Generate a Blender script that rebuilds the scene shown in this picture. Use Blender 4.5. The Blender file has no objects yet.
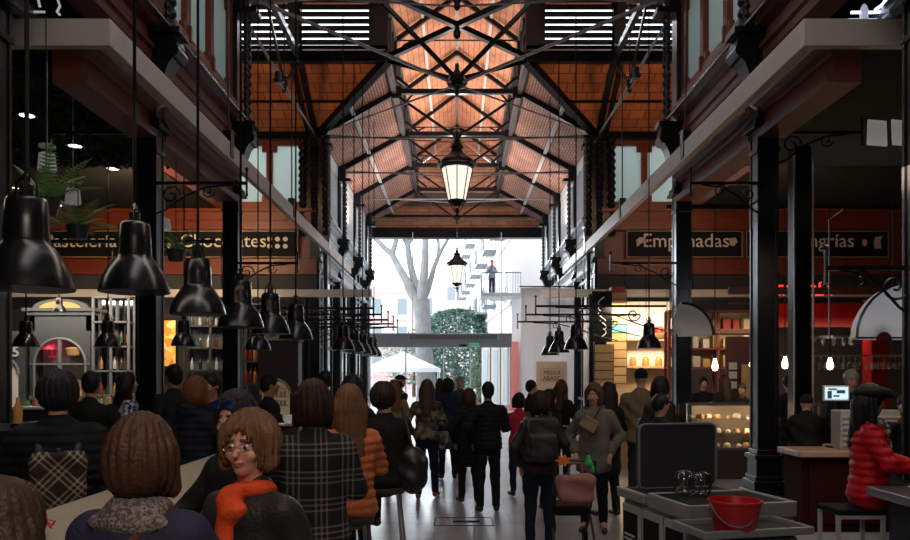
import bpy, math, random
import numpy as np
from mathutils import Vector, Matrix
random.seed(7); np.random.seed(7)
PI = math.pi
SC = bpy.context.scene
COL = SC.collection
# ------------------------------------------------------------------ camera
F = 760.0
cam_d = bpy.data.cameras.new('camera'); cam = bpy.data.objects.new('camera', cam_d); COL.objects.link(cam)
cam.location = (0, 0, 1.8); cam.rotation_euler = (PI/2, 0, 0)
cam_d.sensor_width = 36; cam_d.lens = 36*F/910
cam_d.shift_y = (374-270)/910; cam_d.shift_x = (455-457)/910
cam_d.clip_end = 400
SC.camera = cam
# ------------------------------------------------------------------ world and light
SC.view_settings.view_transform = 'Standard'; SC.view_settings.look = 'None'
SC.view_settings.gamma = 1; SC.view_settings.use_curve_mapping = False
SC.view_settings.exposure = 0.0
W = bpy.data.worlds.new('overcast_sky'); SC.world = W; W.use_nodes = True
bg = W.node_tree.nodes['Background']; bg.inputs[0].default_value = (0.86, 0.94, 1.0, 1); bg.inputs[1].default_value = 3.4
SC.cycles.max_bounces = 7; SC.cycles.diffuse_bounces = 4; SC.cycles.glossy_bounces = 4
SC.cycles.transparent_max_bounces = 16; SC.cycles.transmission_bounces = 6
SC.cycles.caustics_reflective = False; SC.cycles.caustics_refractive = False
SC.cycles.sample_clamp_indirect = 4; SC.cycles.blur_glossy = 0.5
SC.cycles.use_denoising = True

def sun(name, direction, strength, angle, color):
    l = bpy.data.lights.new(name, 'SUN'); l.energy = strength; l.angle = angle; l.color = color
    o = bpy.data.objects.new(name, l); COL.objects.link(o)
    o.rotation_euler = Vector(direction).to_track_quat('-Z', 'Y').to_euler(); return o
sun('bright_street_sky', (0.05, -1, -0.22), 10.0, math.radians(50), (0.85, 0.93, 1.0))
def area(name, loc, direction, sx, sy, power, color, portal=False, spread=None):
    l = bpy.data.lights.new(name, 'AREA'); l.shape = 'RECTANGLE'; l.size = sx; l.size_y = sy; l.energy = power; l.color = color
    if portal: l.cycles.is_portal = True
    if spread: l.spread = spread
    o = bpy.data.objects.new(name, l); COL.objects.link(o); o.location = loc
    o.rotation_euler = Vector(direction).to_track_quat('-Z', 'Y').to_euler(); return o
def lamp(name, loc, power, color, r=0.05):
    l = bpy.data.lights.new(name, 'POINT'); l.energy = power; l.color = color; l.shadow_soft_size = r
    o = bpy.data.objects.new(name, l); COL.objects.link(o); o.location = loc; return o
def spot(name, loc, to, power, color, ang=1.2, r=0.1):
    l = bpy.data.lights.new(name, 'SPOT'); l.energy = power; l.color = color; l.spot_size = ang; l.spot_blend = 0.8; l.shadow_soft_size = r
    o = bpy.data.objects.new(name, l); COL.objects.link(o); o.location = loc
    o.rotation_euler = (Vector(to)-Vector(loc)).to_track_quat('-Z', 'Y').to_euler(); return o
WARM = (1, 0.72, 0.42); WARMER = (1, 0.55, 0.25)
# portals where the sky comes in (openings of the building)
area('portal_end', (0, 34.7, 4.2), (0, -1, 0), 8.4, 8.4, 1, (1, 1, 1), portal=True)
area('portal_monitor_left', (-1.9, 16, 10.7), (1, 0, 0), 40, 1.5, 1, (1, 1, 1), portal=True)
area('portal_monitor_right', (1.9, 16, 10.7), (-1, 0, 0), 40, 1.5, 1, (1, 1, 1), portal=True)
# uplights standing on the cornice of the crossing (the small black spotlights of the hall)
for sx in (-1, 1):
    spot('crossing_uplight', (sx*4.6, 15.2, 7.0), (sx*5.2, 21.0, 9.3), 650, (1, 0.60, 0.30), 1.6)
    spot('transept_wall_light', (sx*6.3, 16.2, 5.9), (sx*9.0, 21.6, 5.2), 900 if sx < 0 else 150, (1, 0.66, 0.36), 1.9)
    area('nave_uplight', (sx*3.5, 27.5, 7.2), (-sx*0.12, 0, 1), 0.3, 11, 190, (1, 0.86, 0.76))
area('lantern_uplight', (0, 26, 9.0), (0, 0, 1), 0.5, 12, 380, (1, 0.80, 0.66))
area('left_stall_light', (-8.5, 18.0, 3.9), (0.1, 0.5, -1), 6, 0.6, 130, (1, 0.88, 0.75))
area('right_stall_light', (4.9, 19.2, 3.5), (0, 0.4, -1), 2.2, 0.4, 130, (1, 0.82, 0.6))
area('right_back_stall_light', (8.6, 17.9, 2.85), (0, 0.6, -1), 5, 0.4, 45, (1, 0.72, 0.45))
area('nave_front_skylight', (0, 3.0, 11.2), (0, 0.25, -1), 2.6, 10, 230, (1.0, 0.95, 0.92))
area('bar_light_left', (-2.0, 5.2, 3.6), (0.1, 0, -1), 0.3, 5, 20, (1, 0.84, 0.68))
area('face_fill', (-0.2, 0.3, 3.3), (-0.25, 1, -0.45), 1.6, 0.8, 48, (1, 0.84, 0.70))  # added fill above the camera for the seated woman's face, no fixture
spot('banner_fill', (1.6, 17.5, 4.6), (2.8, 22.2, 2.2), 260, (1, 0.88, 0.76), 1.0, .1)  # added spot that brightens the beige notice and the banner
area('awning_fill', (6.6, 11.2, 3.2), (0.1, 1, -0.05), 4.0, 0.3, 26, (0.9, 0.93, 1.0))  # added fill aimed at the white awnings, no fixture there
area('bar_light_right', (4.2, 6.8, 3.6), (0, 0, -1), 1.5, 1.5, 45, (1, 0.80, 0.62))

# ------------------------------------------------------------------ materials
MC = {}
def M(name, color, rough=0.6, metal=0.0, emit=0.0, spec=0.5, bump=0.0, bscale=30.0, noise=0.0, nscale=8.0, ecol=None, coat=0.0):
    if name in MC: return MC[name]
    m = bpy.data.materials.new(name); m.use_nodes = True; nt = m.node_tree; p = nt.nodes['Principled BSDF']
    c = tuple(color)+(1,)
    p.inputs['Base Color'].default_value = c; p.inputs['Roughness'].default_value = rough; p.inputs['Metallic'].default_value = metal
    p.inputs['Specular IOR Level'].default_value = spec
    if coat: p.inputs['Coat Weight'].default_value = coat; p.inputs['Coat Roughness'].default_value = 0.15
    tc = nt.nodes.new('ShaderNodeTexCoord')
    if noise:
        n = nt.nodes.new('ShaderNodeTexNoise'); n.inputs['Scale'].default_value = nscale; n.inputs['Detail'].default_value = 4
        nt.links.new(tc.outputs['Object'], n.inputs['Vector'])
        r = nt.nodes.new('ShaderNodeMix'); r.data_type = 'RGBA'
        r.inputs[6].default_value = tuple(v*(1-noise) for v in color)+(1,); r.inputs[7].default_value = tuple(min(1, v*(1+noise)) for v in color)+(1,)
        nt.links.new(n.outputs['Fac'], r.inputs[0]); nt.links.new(r.outputs[2], p.inputs['Base Color'])
    if bump:
        n2 = nt.nodes.new('ShaderNodeTexNoise'); n2.inputs['Scale'].default_value = bscale; n2.inputs['Detail'].default_value = 3
        b = nt.nodes.new('ShaderNodeBump'); b.inputs['Strength'].default_value = bump; b.inputs['Distance'].default_value = 0.02
        nt.links.new(tc.outputs['Object'], n2.inputs['Vector']); nt.links.new(n2.outputs['Fac'], b.inputs['Height']); nt.links.new(b.outputs['Normal'], p.inputs['Normal'])
    if emit:
        p.inputs['Emission Color'].default_value = (tuple(ecol) if ecol else tuple(color))+(1,); p.inputs['Emission Strength'].default_value = emit
    MC[name] = m; return m
def nodes_of(m): return m.node_tree, m.node_tree.nodes['Principled BSDF']
def brick(name, c1, c2, mortar, w, h, ms=0.012, rough=0.8, uv=True, offset=0.5, bump=0.4):
    m = M(name, c1, rough); nt, p = nodes_of(m)
    tc = nt.nodes.new('ShaderNodeTexCoord'); b = nt.nodes.new('ShaderNodeTexBrick')
    b.offset = offset
    b.inputs['Color1'].default_value = c1+(1,); b.inputs['Color2'].default_value = c2+(1,); b.inputs['Mortar'].default_value = mortar+(1,)
    b.inputs['Scale'].default_value = 1; b.inputs['Mortar Size'].default_value = ms; b.inputs['Brick Width'].default_value = w; b.inputs['Row Height'].default_value = h
    nt.links.new(tc.outputs['UV' if uv else 'Object'], b.inputs['Vector'])
    n = nt.nodes.new('ShaderNodeTexNoise'); n.inputs['Scale'].default_value = 1.3; n.inputs['Detail'].default_value = 6
    nt.links.new(tc.outputs['UV' if uv else 'Object'], n.inputs['Vector'])
    mx = nt.nodes.new('ShaderNodeMix'); mx.data_type = 'RGBA'; mx.blend_type = 'MULTIPLY'; mx.inputs[0].default_value = 0.6
    cr = nt.nodes.new('ShaderNodeValToRGB'); cr.color_ramp.elements[0].color = (0.55, 0.5, 0.5, 1); cr.color_ramp.elements[1].color = (1.3, 1.3, 1.3, 1)
    cr.color_ramp.elements[0].position = 0.3; cr.color_ramp.elements[1].position = 0.7
    nt.links.new(n.outputs['Fac'], cr.inputs[0]); nt.links.new(b.outputs['Color'], mx.inputs[6]); nt.links.new(cr.outputs[0], mx.inputs[7])
    nt.links.new(mx.outputs[2], p.inputs['Base Color'])
    bp = nt.nodes.new('ShaderNodeBump'); bp.inputs['Strength'].default_value = bump; bp.inputs['Distance'].default_value = 0.01; bp.invert = True
    nt.links.new(b.outputs['Fac'], bp.inputs['Height']); nt.links.new(bp.outputs['Normal'], p.inputs['Normal'])
    return m
def woodmat(name, color, rough=0.45, scale=(1, 12, 12), amount=0.45):
    if name in MC: return MC[name]
    m = M(name, color, rough); nt, p = nodes_of(m)
    tc = nt.nodes.new('ShaderNodeTexCoord'); mp = nt.nodes.new('ShaderNodeMapping'); mp.inputs['Scale'].default_value = scale
    n = nt.nodes.new('ShaderNodeTexNoise'); n.inputs['Scale'].default_value = 2.5; n.inputs['Detail'].default_value = 6; n.inputs['Distortion'].default_value = 0.6
    r = nt.nodes.new('ShaderNodeMix'); r.data_type = 'RGBA'
    r.inputs[6].default_value = tuple(v*(1-amount) for v in color)+(1,); r.inputs[7].default_value = tuple(min(1, v*(1+amount)) for v in color)+(1,)
    nt.links.new(tc.outputs['Object'], mp.inputs[0]); nt.links.new(mp.outputs[0], n.inputs['Vector']); nt.links.new(n.outputs['Fac'], r.inputs[0]); nt.links.new(r.outputs[2], p.inputs['Base Color'])
    return m
def glassmat(name, tint=(1, 1, 1), gloss=0.08):
    if name in MC: return MC[name]
    m = bpy.data.materials.new(name); m.use_nodes = True; nt = m.node_tree; nt.nodes.clear()
    o = nt.nodes.new('ShaderNodeOutputMaterial'); t = nt.nodes.new('ShaderNodeBsdfTransparent'); g = nt.nodes.new('ShaderNodeBsdfGlossy'); mx = nt.nodes.new('ShaderNodeMixShader')
    t.inputs[0].default_value = tint+(1,); g.inputs['Roughness'].default_value = 0.03
    lw = nt.nodes.new('ShaderNodeLayerWeight'); lw.inputs['Blend'].default_value = 0.25
    ml = nt.nodes.new('ShaderNodeMath'); ml.operation = 'MULTIPLY_ADD'; ml.inputs[1].default_value = 0.6; ml.inputs[2].default_value = gloss*0.15
    nt.links.new(lw.outputs['Fresnel'], ml.inputs[0]); nt.links.new(ml.outputs[0], mx.inputs[0])
    nt.links.new(t.outputs[0], mx.inputs[1]); nt.links.new(g.outputs[0], mx.inputs[2]); nt.links.new(mx.outputs[0], o.inputs[0])
    MC[name] = m; return m
def frostmat(name, color, mixd=0.3):
    if name in MC: return MC[name]
    m = bpy.data.materials.new(name); m.use_nodes = True; nt = m.node_tree; nt.nodes.clear()
    o = nt.nodes.new('ShaderNodeOutputMaterial'); t = nt.nodes.new('ShaderNodeBsdfTranslucent'); g = nt.nodes.new('ShaderNodeBsdfDiffuse'); mx = nt.nodes.new('ShaderNodeMixShader')
    t.inputs[0].default_value = color+(1,); g.inputs[0].default_value = color+(1,); mx.inputs[0].default_value = mixd
    nt.links.new(t.outputs[0], mx.inputs[1]); nt.links.new(g.outputs[0], mx.inputs[2]); nt.links.new(mx.outputs[0], o.inputs[0])
    MC[name] = m; return m
def fabric(color, rough=0.85):
    return M('fabric_%02x%02x%02x' % tuple(int(v*255) for v in color), color, rough, bump=0.35, bscale=60, noise=0.25, nscale=14, spec=0.15)
def plaid(name, base, line, s=0.035):
    if name in MC: return MC[name]
    m = M(name, base, 0.9, spec=0.2); nt, p = nodes_of(m)
    tc = nt.nodes.new('ShaderNodeTexCoord'); sx = nt.nodes.new('ShaderNodeSeparateXYZ'); nt.links.new(tc.outputs['Object'], sx.inputs[0])
    outs = []
    for ax in (0, 2):
        a = nt.nodes.new('ShaderNodeMath'); a.operation = 'MULTIPLY'; a.inputs[1].default_value = 2*PI/s; nt.links.new(sx.outputs[ax], a.inputs[0])
        b = nt.nodes.new('ShaderNodeMath'); b.operation = 'SINE'; nt.links.new(a.outputs[0], b.inputs[0])
        c = nt.nodes.new('ShaderNodeMath'); c.operation = 'GREATER_THAN'; c.inputs[1].default_value = 0.45; nt.links.new(b.outputs[0], c.inputs[0])
        a2 = nt.nodes.new('ShaderNodeMath'); a2.operation = 'MULTIPLY'; a2.inputs[1].default_value = 2*PI/(s*5); nt.links.new(sx.outputs[ax], a2.inputs[0])
        b2 = nt.nodes.new('ShaderNodeMath'); b2.operation = 'SINE'; nt.links.new(a2.outputs[0], b2.inputs[0])
        c2 = nt.nodes.new('ShaderNodeMath'); c2.operation = 'GREATER_THAN'; c2.inputs[1].default_value = -0.1; nt.links.new(b2.outputs[0], c2.inputs[0])
        d = nt.nodes.new('ShaderNodeMath'); d.operation = 'MULTIPLY'; nt.links.new(c.outputs[0], d.inputs[0]); nt.links.new(c2.outputs[0], d.inputs[1]); outs.append(d)
    s_ = nt.nodes.new('ShaderNodeMath'); s_.operation = 'ADD'; nt.links.new(outs[0].outputs[0], s_.inputs[0]); nt.links.new(outs[1].outputs[0], s_.inputs[1])
    h = nt.nodes.new('ShaderNodeMath'); h.operation = 'MULTIPLY'; h.inputs[1].default_value = 0.5; nt.links.new(s_.outputs[0], h.inputs[0])
    r = nt.nodes.new('ShaderNodeMix'); r.data_type = 'RGBA'; r.inputs[6].default_value = base+(1,); r.inputs[7].default_value = line+(1,)
    nt.links.new(h.outputs[0], r.inputs[0]); nt.links.new(r.outputs[2], p.inputs['Base Color']); return m
def blotch(name, cols, scale=14, rough=0.9):
    if name in MC: return MC[name]
    m = M(name, cols[0], rough, spec=0.2); nt, p = nodes_of(m)
    tc = nt.nodes.new('ShaderNodeTexCoord'); n = nt.nodes.new('ShaderNodeTexVoronoi'); n.inputs['Scale'].default_value = scale
    nt.links.new(tc.outputs['Object'], n.inputs['Vector']); cr = nt.nodes.new('ShaderNodeValToRGB'); cr.color_ramp.interpolation = 'CONSTANT'
    sp = nt.nodes.new('ShaderNodeSeparateColor'); nt.links.new(n.outputs['Color'], sp.inputs[0]); nt.links.new(sp.outputs[0], cr.inputs[0])
    e = cr.color_ramp.elements; e[0].color = cols[0]+(1,); e[1].position = 1/len(cols); e[1].color = cols[1]+(1,)
    for i in range(2, len(cols)):
        q = e.new(i/len(cols)); q.color = cols[i]+(1,)
    nt.links.new(cr.outputs[0], p.inputs['Base Color']); return m

iron = M('black_painted_iron', (0.004, 0.0045, 0.0065), 0.30, spec=0.32, bump=0.12, bscale=40)
iron2 = M('dark_grey_iron', (0.05, 0.048, 0.05), 0.45, spec=0.5, bump=0.1, bscale=40)
rodm = M('grey_steel_rod', (0.16, 0.155, 0.15), 0.45, metal=0.3)
steel = M('taupe_painted_steel', (0.50, 0.44, 0.38), 0.5, noise=0.12, nscale=3)
mahog = woodmat('mahogany_wood', (0.17, 0.030, 0.011), 0.42, (1, 1, 14))
mahogd = woodmat('dark_mahogany_wood', (0.10, 0.028, 0.018), 0.4, (1, 1, 14))
mould = woodmat('brown_painted_moulding', (0.13, 0.030, 0.018), 0.5, (1, 10, 10), 0.2)
terra = brick('terracotta_tiles', (0.60, 0.28, 0.16), (0.50, 0.21, 0.12), (0.22, 0.09, 0.05), 0.55, 0.2, 0.012)
terrat = brick('lamp_warmed_transept_tiles', (0.56, 0.19, 0.06), (0.42, 0.13, 0.045), (0.14, 0.04, 0.02), 0.42, 0.3, 0.012, offset=0.37)  # terracotta with the warm lamp light mixed into its orange
terrap = brick('rose_brick', (0.48, 0.26, 0.20), (0.42, 0.21, 0.16), (0.16, 0.08, 0.06), 0.3, 0.085, 0.014)
purl = M('pale_grey_purlin', (0.55, 0.53, 0.52), 0.6)
whitep = M('white_paint', (0.75, 0.77, 0.78), 0.5, noise=0.08)
greyp = M('pale_grey_paint', (0.58, 0.61, 0.63), 0.5, noise=0.1)
clear = glassmat('clear_glass')
frost = frostmat('frosted_glass', (0.47, 0.52, 0.50))
milk = frostmat('milky_glass', (0.85, 0.9, 0.92), 0.15)
black = M('matt_black', (0.006, 0.006, 0.007), 0.7, spec=0.2)
charc = M('charcoal', (0.03, 0.03, 0.033), 0.5)
cream = M('cream_lettering', (0.72, 0.66, 0.56), 0.6)
chrome = M('brushed_steel', (0.45, 0.45, 0.46), 0.3, metal=0.9)
redp = M('glossy_red', (0.30, 0.008, 0.008), 0.4)
redl = M('red_neon', (1, 0.03, 0.02), 0.4, emit=3.0)
bulbm = M('glowing_warm_bulb', (1, 0.72, 0.4), 0.4, emit=9.0)
bulbw = M('glowing_white_lamp', (1, 0.95, 0.88), 0.4, emit=5.0)
lightw = woodmat('pale_wood', (0.55, 0.34, 0.18), 0.5, (1, 8, 8), 0.2)
goldw = woodmat('golden_wood', (0.50, 0.30, 0.12), 0.45, (1, 8, 8), 0.25)

# ------------------------------------------------------------------ mesh builder
class MB:
    def __init__(s): s.v = []; s.f = []; s.uv = []; s.mi = []; s.cm = 0
    def face(s, idx, uv=None): s.f.append(tuple(idx)); s.uv.append(uv); s.mi.append(s.cm)
    def add(s, vs, fs, uvs=None):
        b = len(s.v); s.v += [tuple(x) for x in vs]
        for i, f in enumerate(fs): s.face([b+j for j in f], uvs[i] if uvs else None)
        return s
    def bx(s, x0, x1, y0, y1, z0, z1):
        x0, x1 = min(x0, x1), max(x0, x1); y0, y1 = min(y0, y1), max(y0, y1); z0, z1 = min(z0, z1), max(z0, z1)
        return s.add([(x0,y0,z0),(x1,y0,z0),(x1,y1,z0),(x0,y1,z0),(x0,y0,z1),(x1,y0,z1),(x1,y1,z1),(x0,y1,z1)],
              [(0,3,2,1),(4,5,6,7),(0,1,5,4),(1,2,6,5),(2,3,7,6),(3,0,4,7)])
    def box(s, c, d, rz=0):
        cx, cy, cz = c; dx, dy, dz = d[0]/2, d[1]/2, d[2]/2; co, si = math.cos(rz), math.sin(rz)
        vs = [(cx+x*co-y*si, cy+x*si+y*co, cz+z) for z in (-dz, dz) for x, y in ((-dx,-dy),(dx,-dy),(dx,dy),(-dx,dy))]
        return s.add(vs, [(0,3,2,1),(4,5,6,7),(0,1,5,4),(1,2,6,5),(2,3,7,6),(3,0,4,7)])
    def bar(s, p, q, w, h=None):
        h = h or w; p = Vector(p); q = Vector(q); d = (q-p)
        if d.length < 1e-6: return s
        d.normalize(); up = Vector((0,0,1)) if abs(d.z) < 0.95 else Vector((0,1,0))
        a = d.cross(up).normalized()*w/2; b = a.cross(d).normalized()*h/2
        vs = [p-a-b, p+a-b, p+a+b, p-a+b, q-a-b, q+a-b, q+a+b, q-a+b]
        return s.add(vs, [(0,1,2,3),(7,6,5,4),(0,4,5,1),(1,5,6,2),(2,6,7,3),(3,7,4,0)])
    def tube(s, pts, r, n=8, cap=True):
        pts = [Vector(p) for p in pts]; m = len(pts); rs = r if isinstance(r, (list, tuple)) else [r]*m
        b = len(s.v); prev = None
        for i, p in enumerate(pts):
            d = (pts[min(i+1, m-1)]-pts[max(i-1, 0)]).normalized()
            if prev is None:
                up = Vector((0,0,1)) if abs(d.z) < 0.9 else Vector((1,0,0)); a = d.cross(up).normalized()
            else:
                a = (prev-d*prev.dot(d)).normalized()
            prev = a; c = d.cross(a)
            for k in range(n):
                t = 2*PI*k/n; s.v.append(tuple(p+(a*math.cos(t)+c*math.sin(t))*rs[i]))
        for i in range(m-1):
            for k in range(n):
                k2 = (k+1) % n; s.face([b+i*n+k, b+i*n+k2, b+(i+1)*n+k2, b+(i+1)*n+k])
        if cap: s.face([b+k for k in range(n)][::-1]); s.face([b+(m-1)*n+k for k in range(n)])
        return s
    def lathe(s, prof, c=(0,0,0), n=24, sx=1, sy=1):
        b = len(s.v); m = len(prof)
        for r, z in prof:
            for k in range(n):
                t = 2*PI*k/n; s.v.append((c[0]+r*math.cos(t)*sx, c[1]+r*math.sin(t)*sy, c[2]+z))
        for i in range(m-1):
            for k in range(n):
                k2 = (k+1) % n; s.face([b+i*n+k, b+i*n+k2, b+(i+1)*n+k2, b+(i+1)*n+k])
        if prof[0][0] > 1e-4: s.face([b+k for k in range(n)][::-1])
        if prof[-1][0] > 1e-4: s.face([b+(m-1)*n+k for k in range(n)])
        return s
    def ball(s, c, r, n=10, sz=1):
        return s.lathe([(max(1e-5, r*math.sin(PI*i/n)), -r*math.cos(PI*i/n)*sz) for i in range(n+1)], c, n*2 if n < 8 else 16)
    def slab(s, p, th=0.08, off=(0, 0, 1)):
        """four corner points -> thick sheet with UV in metres (u along p0-p1)"""
        p = [Vector(q) for q in p]; u = (p[1]-p[0]).normalized(); nn = u.cross(p[3]-p[0]).normalized(); w = nn.cross(u)
        o = Vector(off)*th; uv = [((q-p[0]).dot(u), (q-p[0]).dot(w)) for q in p]; k = len(p)
        top = [q+o for q in p]
        fs = [tuple(range(k)), tuple(range(2*k-1, k-1, -1))]+[(i, (i+1) % k, (i+1) % k+k, i+k) for i in range(k)]
        return s.add(p+top, fs, [uv, uv[::-1]]+[[(0,0),(1,0),(1,.1),(0,.1)]]*k)
    def prism(s, poly, axis, a0, a1):
        """polygon (2D) extruded along axis 'x','y','z' from a0 to a1"""
        k = len(poly)
        def P(u, v, a): return {'x': (a, u, v), 'y': (u, a, v), 'z': (u, v, a)}[axis]
        vs = [P(u, v, a0) for u, v in poly]+[P(u, v, a1) for u, v in poly]
        return s.add(vs, [tuple(range(k))[::-1], tuple(range(k, 2*k))]+[(i, (i+1) % k, (i+1) % k+k, i+k) for i in range(k)])
    def build(s, name, mat, parent=None, smooth=False, loc=None, bevel=0, recalc=True):
        me = bpy.data.meshes.new(name); o_ = Vector((0, 0, 0))
        if parent is not None: o_ = Vector(parent['origin']) if 'origin' in parent.keys() else parent.location.copy()
        elif loc is not None: o_ = Vector(loc)
        me.from_pydata([tuple(Vector(x)-o_) for x in s.v], [], s.f)
        for m in (mat if isinstance(mat, (list, tuple)) else [mat]): me.materials.append(m)
        if any(s.mi): me.polygons.foreach_set('material_index', s.mi)
        if any(u is not None for u in s.uv):
            l = me.uv_layers.new(name='uv')
            for pi, poly in enumerate(me.polygons):
                u = s.uv[pi]
                if u:
                    for j, li in enumerate(poly.loop_indices): l.data[li].uv = u[j]
        if recalc:
            import bmesh
            bm = bmesh.new(); bm.from_mesh(me); bmesh.ops.recalc_face_normals(bm, faces=bm.faces); bm.to_mesh(me); bm.free()
        if smooth:
            me.shade_smooth() if hasattr(me, 'shade_smooth') else None
            me.set_sharp_from_angle(angle=math.radians(50))
        o = bpy.data.objects.new(name, me); COL.objects.link(o)
        if parent is not None: o.parent = parent
        elif loc is not None: o.location = loc
        if bevel:
            b = o.modifiers.new('edge', 'BEVEL'); b.width = bevel; b.segments = 2; b.limit_method = 'ANGLE'
        return o
def tag(o, label=None, cat=None, group=None, kind=None):
    for k, v in (('label', label), ('category', cat), ('group', group), ('kind', kind)):
        if v: o[k] = v
    return o
def thing(name, loc, label, cat, group=None, kind=None):
    o = bpy.data.objects.new(name, None); COL.objects.link(o); o.location = loc; o.empty_display_size = 0.1
    return tag(o, label, cat, group, kind)
KIDS = {}
def copy_tree(o, loc=None, rz=None, label=None, parent=None, group=None):
    c = o.copy(); COL.objects.link(c); c.parent = parent
    if loc is not None: c.location = loc
    if rz is not None: c.rotation_euler = (0, 0, rz)
    if label: c['label'] = label
    if group: c['group'] = group
    for ch in [x for x in list(o.children)]: copy_tree(ch, parent=c)
    return c
def struct(o, kind='structure'):
    o['kind'] = kind; return o
def wx(px, D): return (px-457)*D/F
def wz(py, D): return 1.8+(374-py)*D/F
def scroll(c, r, turns=1.4, plane='xz', flip=1, n=22, start=0.0):
    """flat spiral of points around c"""
    pts = []
    for i in range(n):
        t = i/(n-1); a = start+flip*t*turns*2*PI; q = r*(1-0.8*t)
        u, v = q*math.cos(a), q*math.sin(a)
        pts.append((c[0]+u, c[1], c[2]+v) if plane == 'xz' else (c[0], c[1]+u, c[2]+v))
    return pts
def text_mesh(name, body, size, loc, mat, parent=None, rot=(PI/2, 0, 0), depth=0.01, sx=1.0, align='CENTER', bold=0.0):
    cu = bpy.data.curves.new(name, 'FONT'); cu.body = body; cu.size = size; cu.extrude = depth; cu.align_x = align; cu.offset = bold
    cu.resolution_u = 3
    o = bpy.data.objects.new(name, cu); COL.objects.link(o)
    dg = bpy.context.evaluated_depsgraph_get(); me = bpy.data.meshes.new_from_object(o.evaluated_get(dg))
    bpy.data.objects.remove(o); bpy.data.curves.remove(cu)
    me.materials.clear(); me.materials.append(mat)
    R = Matrix.Rotation(rot[2], 4, 'Z') @ Matrix.Rotation(rot[0], 4, 'X')
    me.transform(R @ Matrix.Diagonal((sx, 1, 1, 1)))
    n = bpy.data.objects.new(name, me); COL.objects.link(n)
    off = Vector(loc)
    if parent is not None: n.parent = parent; off = off-parent.location
    n.location = off; return n
# ================================================================== SHELL
EAVE = 8.65; COLZ = 9.87; MON = 11.4; RID = 12.7; HX = 1.77; NX = 4.0
Y2, Y3, YE = 13.6, 21.6, 34.9; YC = (Y2+Y3)/2
TY0, TY1 = YC-HX, YC+HX
# floor with large grey slabs
fl = MB(); fl.slab([(-16, -4, 0), (16, -4, 0), (16, 35.2, 0), (-16, 35.2, 0)], 0.1, (0, 0, -1))
floor_m = brick('grey_stone_slabs', (0.30, 0.31, 0.33), (0.25, 0.26, 0.28), (0.10, 0.10, 0.105), 0.9, 0.6, 0.006, 0.32, bump=0.15)
struct(fl.build('floor', floor_m))
st = MB(); st.slab([(-40, 35.2, -0.02), (40, 35.2, -0.02), (40, 150, -0.02), (-40, 150, -0.02)], 0.1, (0, 0, -1))
struct(st.build('street', brick('street_paving', (0.5, 0.5, 0.5), (0.42, 0.42, 0.43), (0.3, 0.3, 0.3), 0.8, 0.4, 0.01, 0.7)))
# enclosing shell
def wallbox(name, x0, x1, y0, y1, z0, z1, mat, kind='structure'):
    return struct(MB().bx(x0, x1, y0, y1, z0, z1).build(name, mat), kind)
mahog_ = None
darkwall = M('dark_plaster', (0.028, 0.022, 0.02), 0.8)
wallbox('wall_back', -13.2, 13.2, -4.2, -4.0, 0, 12, darkwall)
wallbox('wall_left', -13.2, -13.0, -4, 21.8, 0, 8.6, darkwall)
wallbox('wall_right', 13.0, 13.2, -4, 21.8, 0, 8.6, darkwall)
# aisle roofs and ceilings
for sx, nm in ((-1, 'left'), (1, 'right')):
    wallbox('wall_transept_end_'+nm, sx*6.7, sx*6.8, Y2, Y3, 6.46, 12.0, mahog)
    m = MB(); m.bx(sx*4.15, sx*13.2, -4.2, Y2, 6.75, 6.9); m.bx(sx*6.0, sx*6.1, -4.2, Y2, 6.9, 8.6) if 0 else None
    struct(m.build('ceiling_aisle_'+nm, darkwall))
    m = MB(); m.bx(sx*4.45, sx*13.0, 8.4, 13.5, 5.5, 5.56); m.bx(sx*6.75, sx*13.0, 13.5, Y3, 6.46, 6.52)
    struct(m.build('ceiling_stalls_'+nm, M('dark_green_ceiling', (0.012, 0.016, 0.012), 0.9, bump=0.8, bscale=12)))
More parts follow.
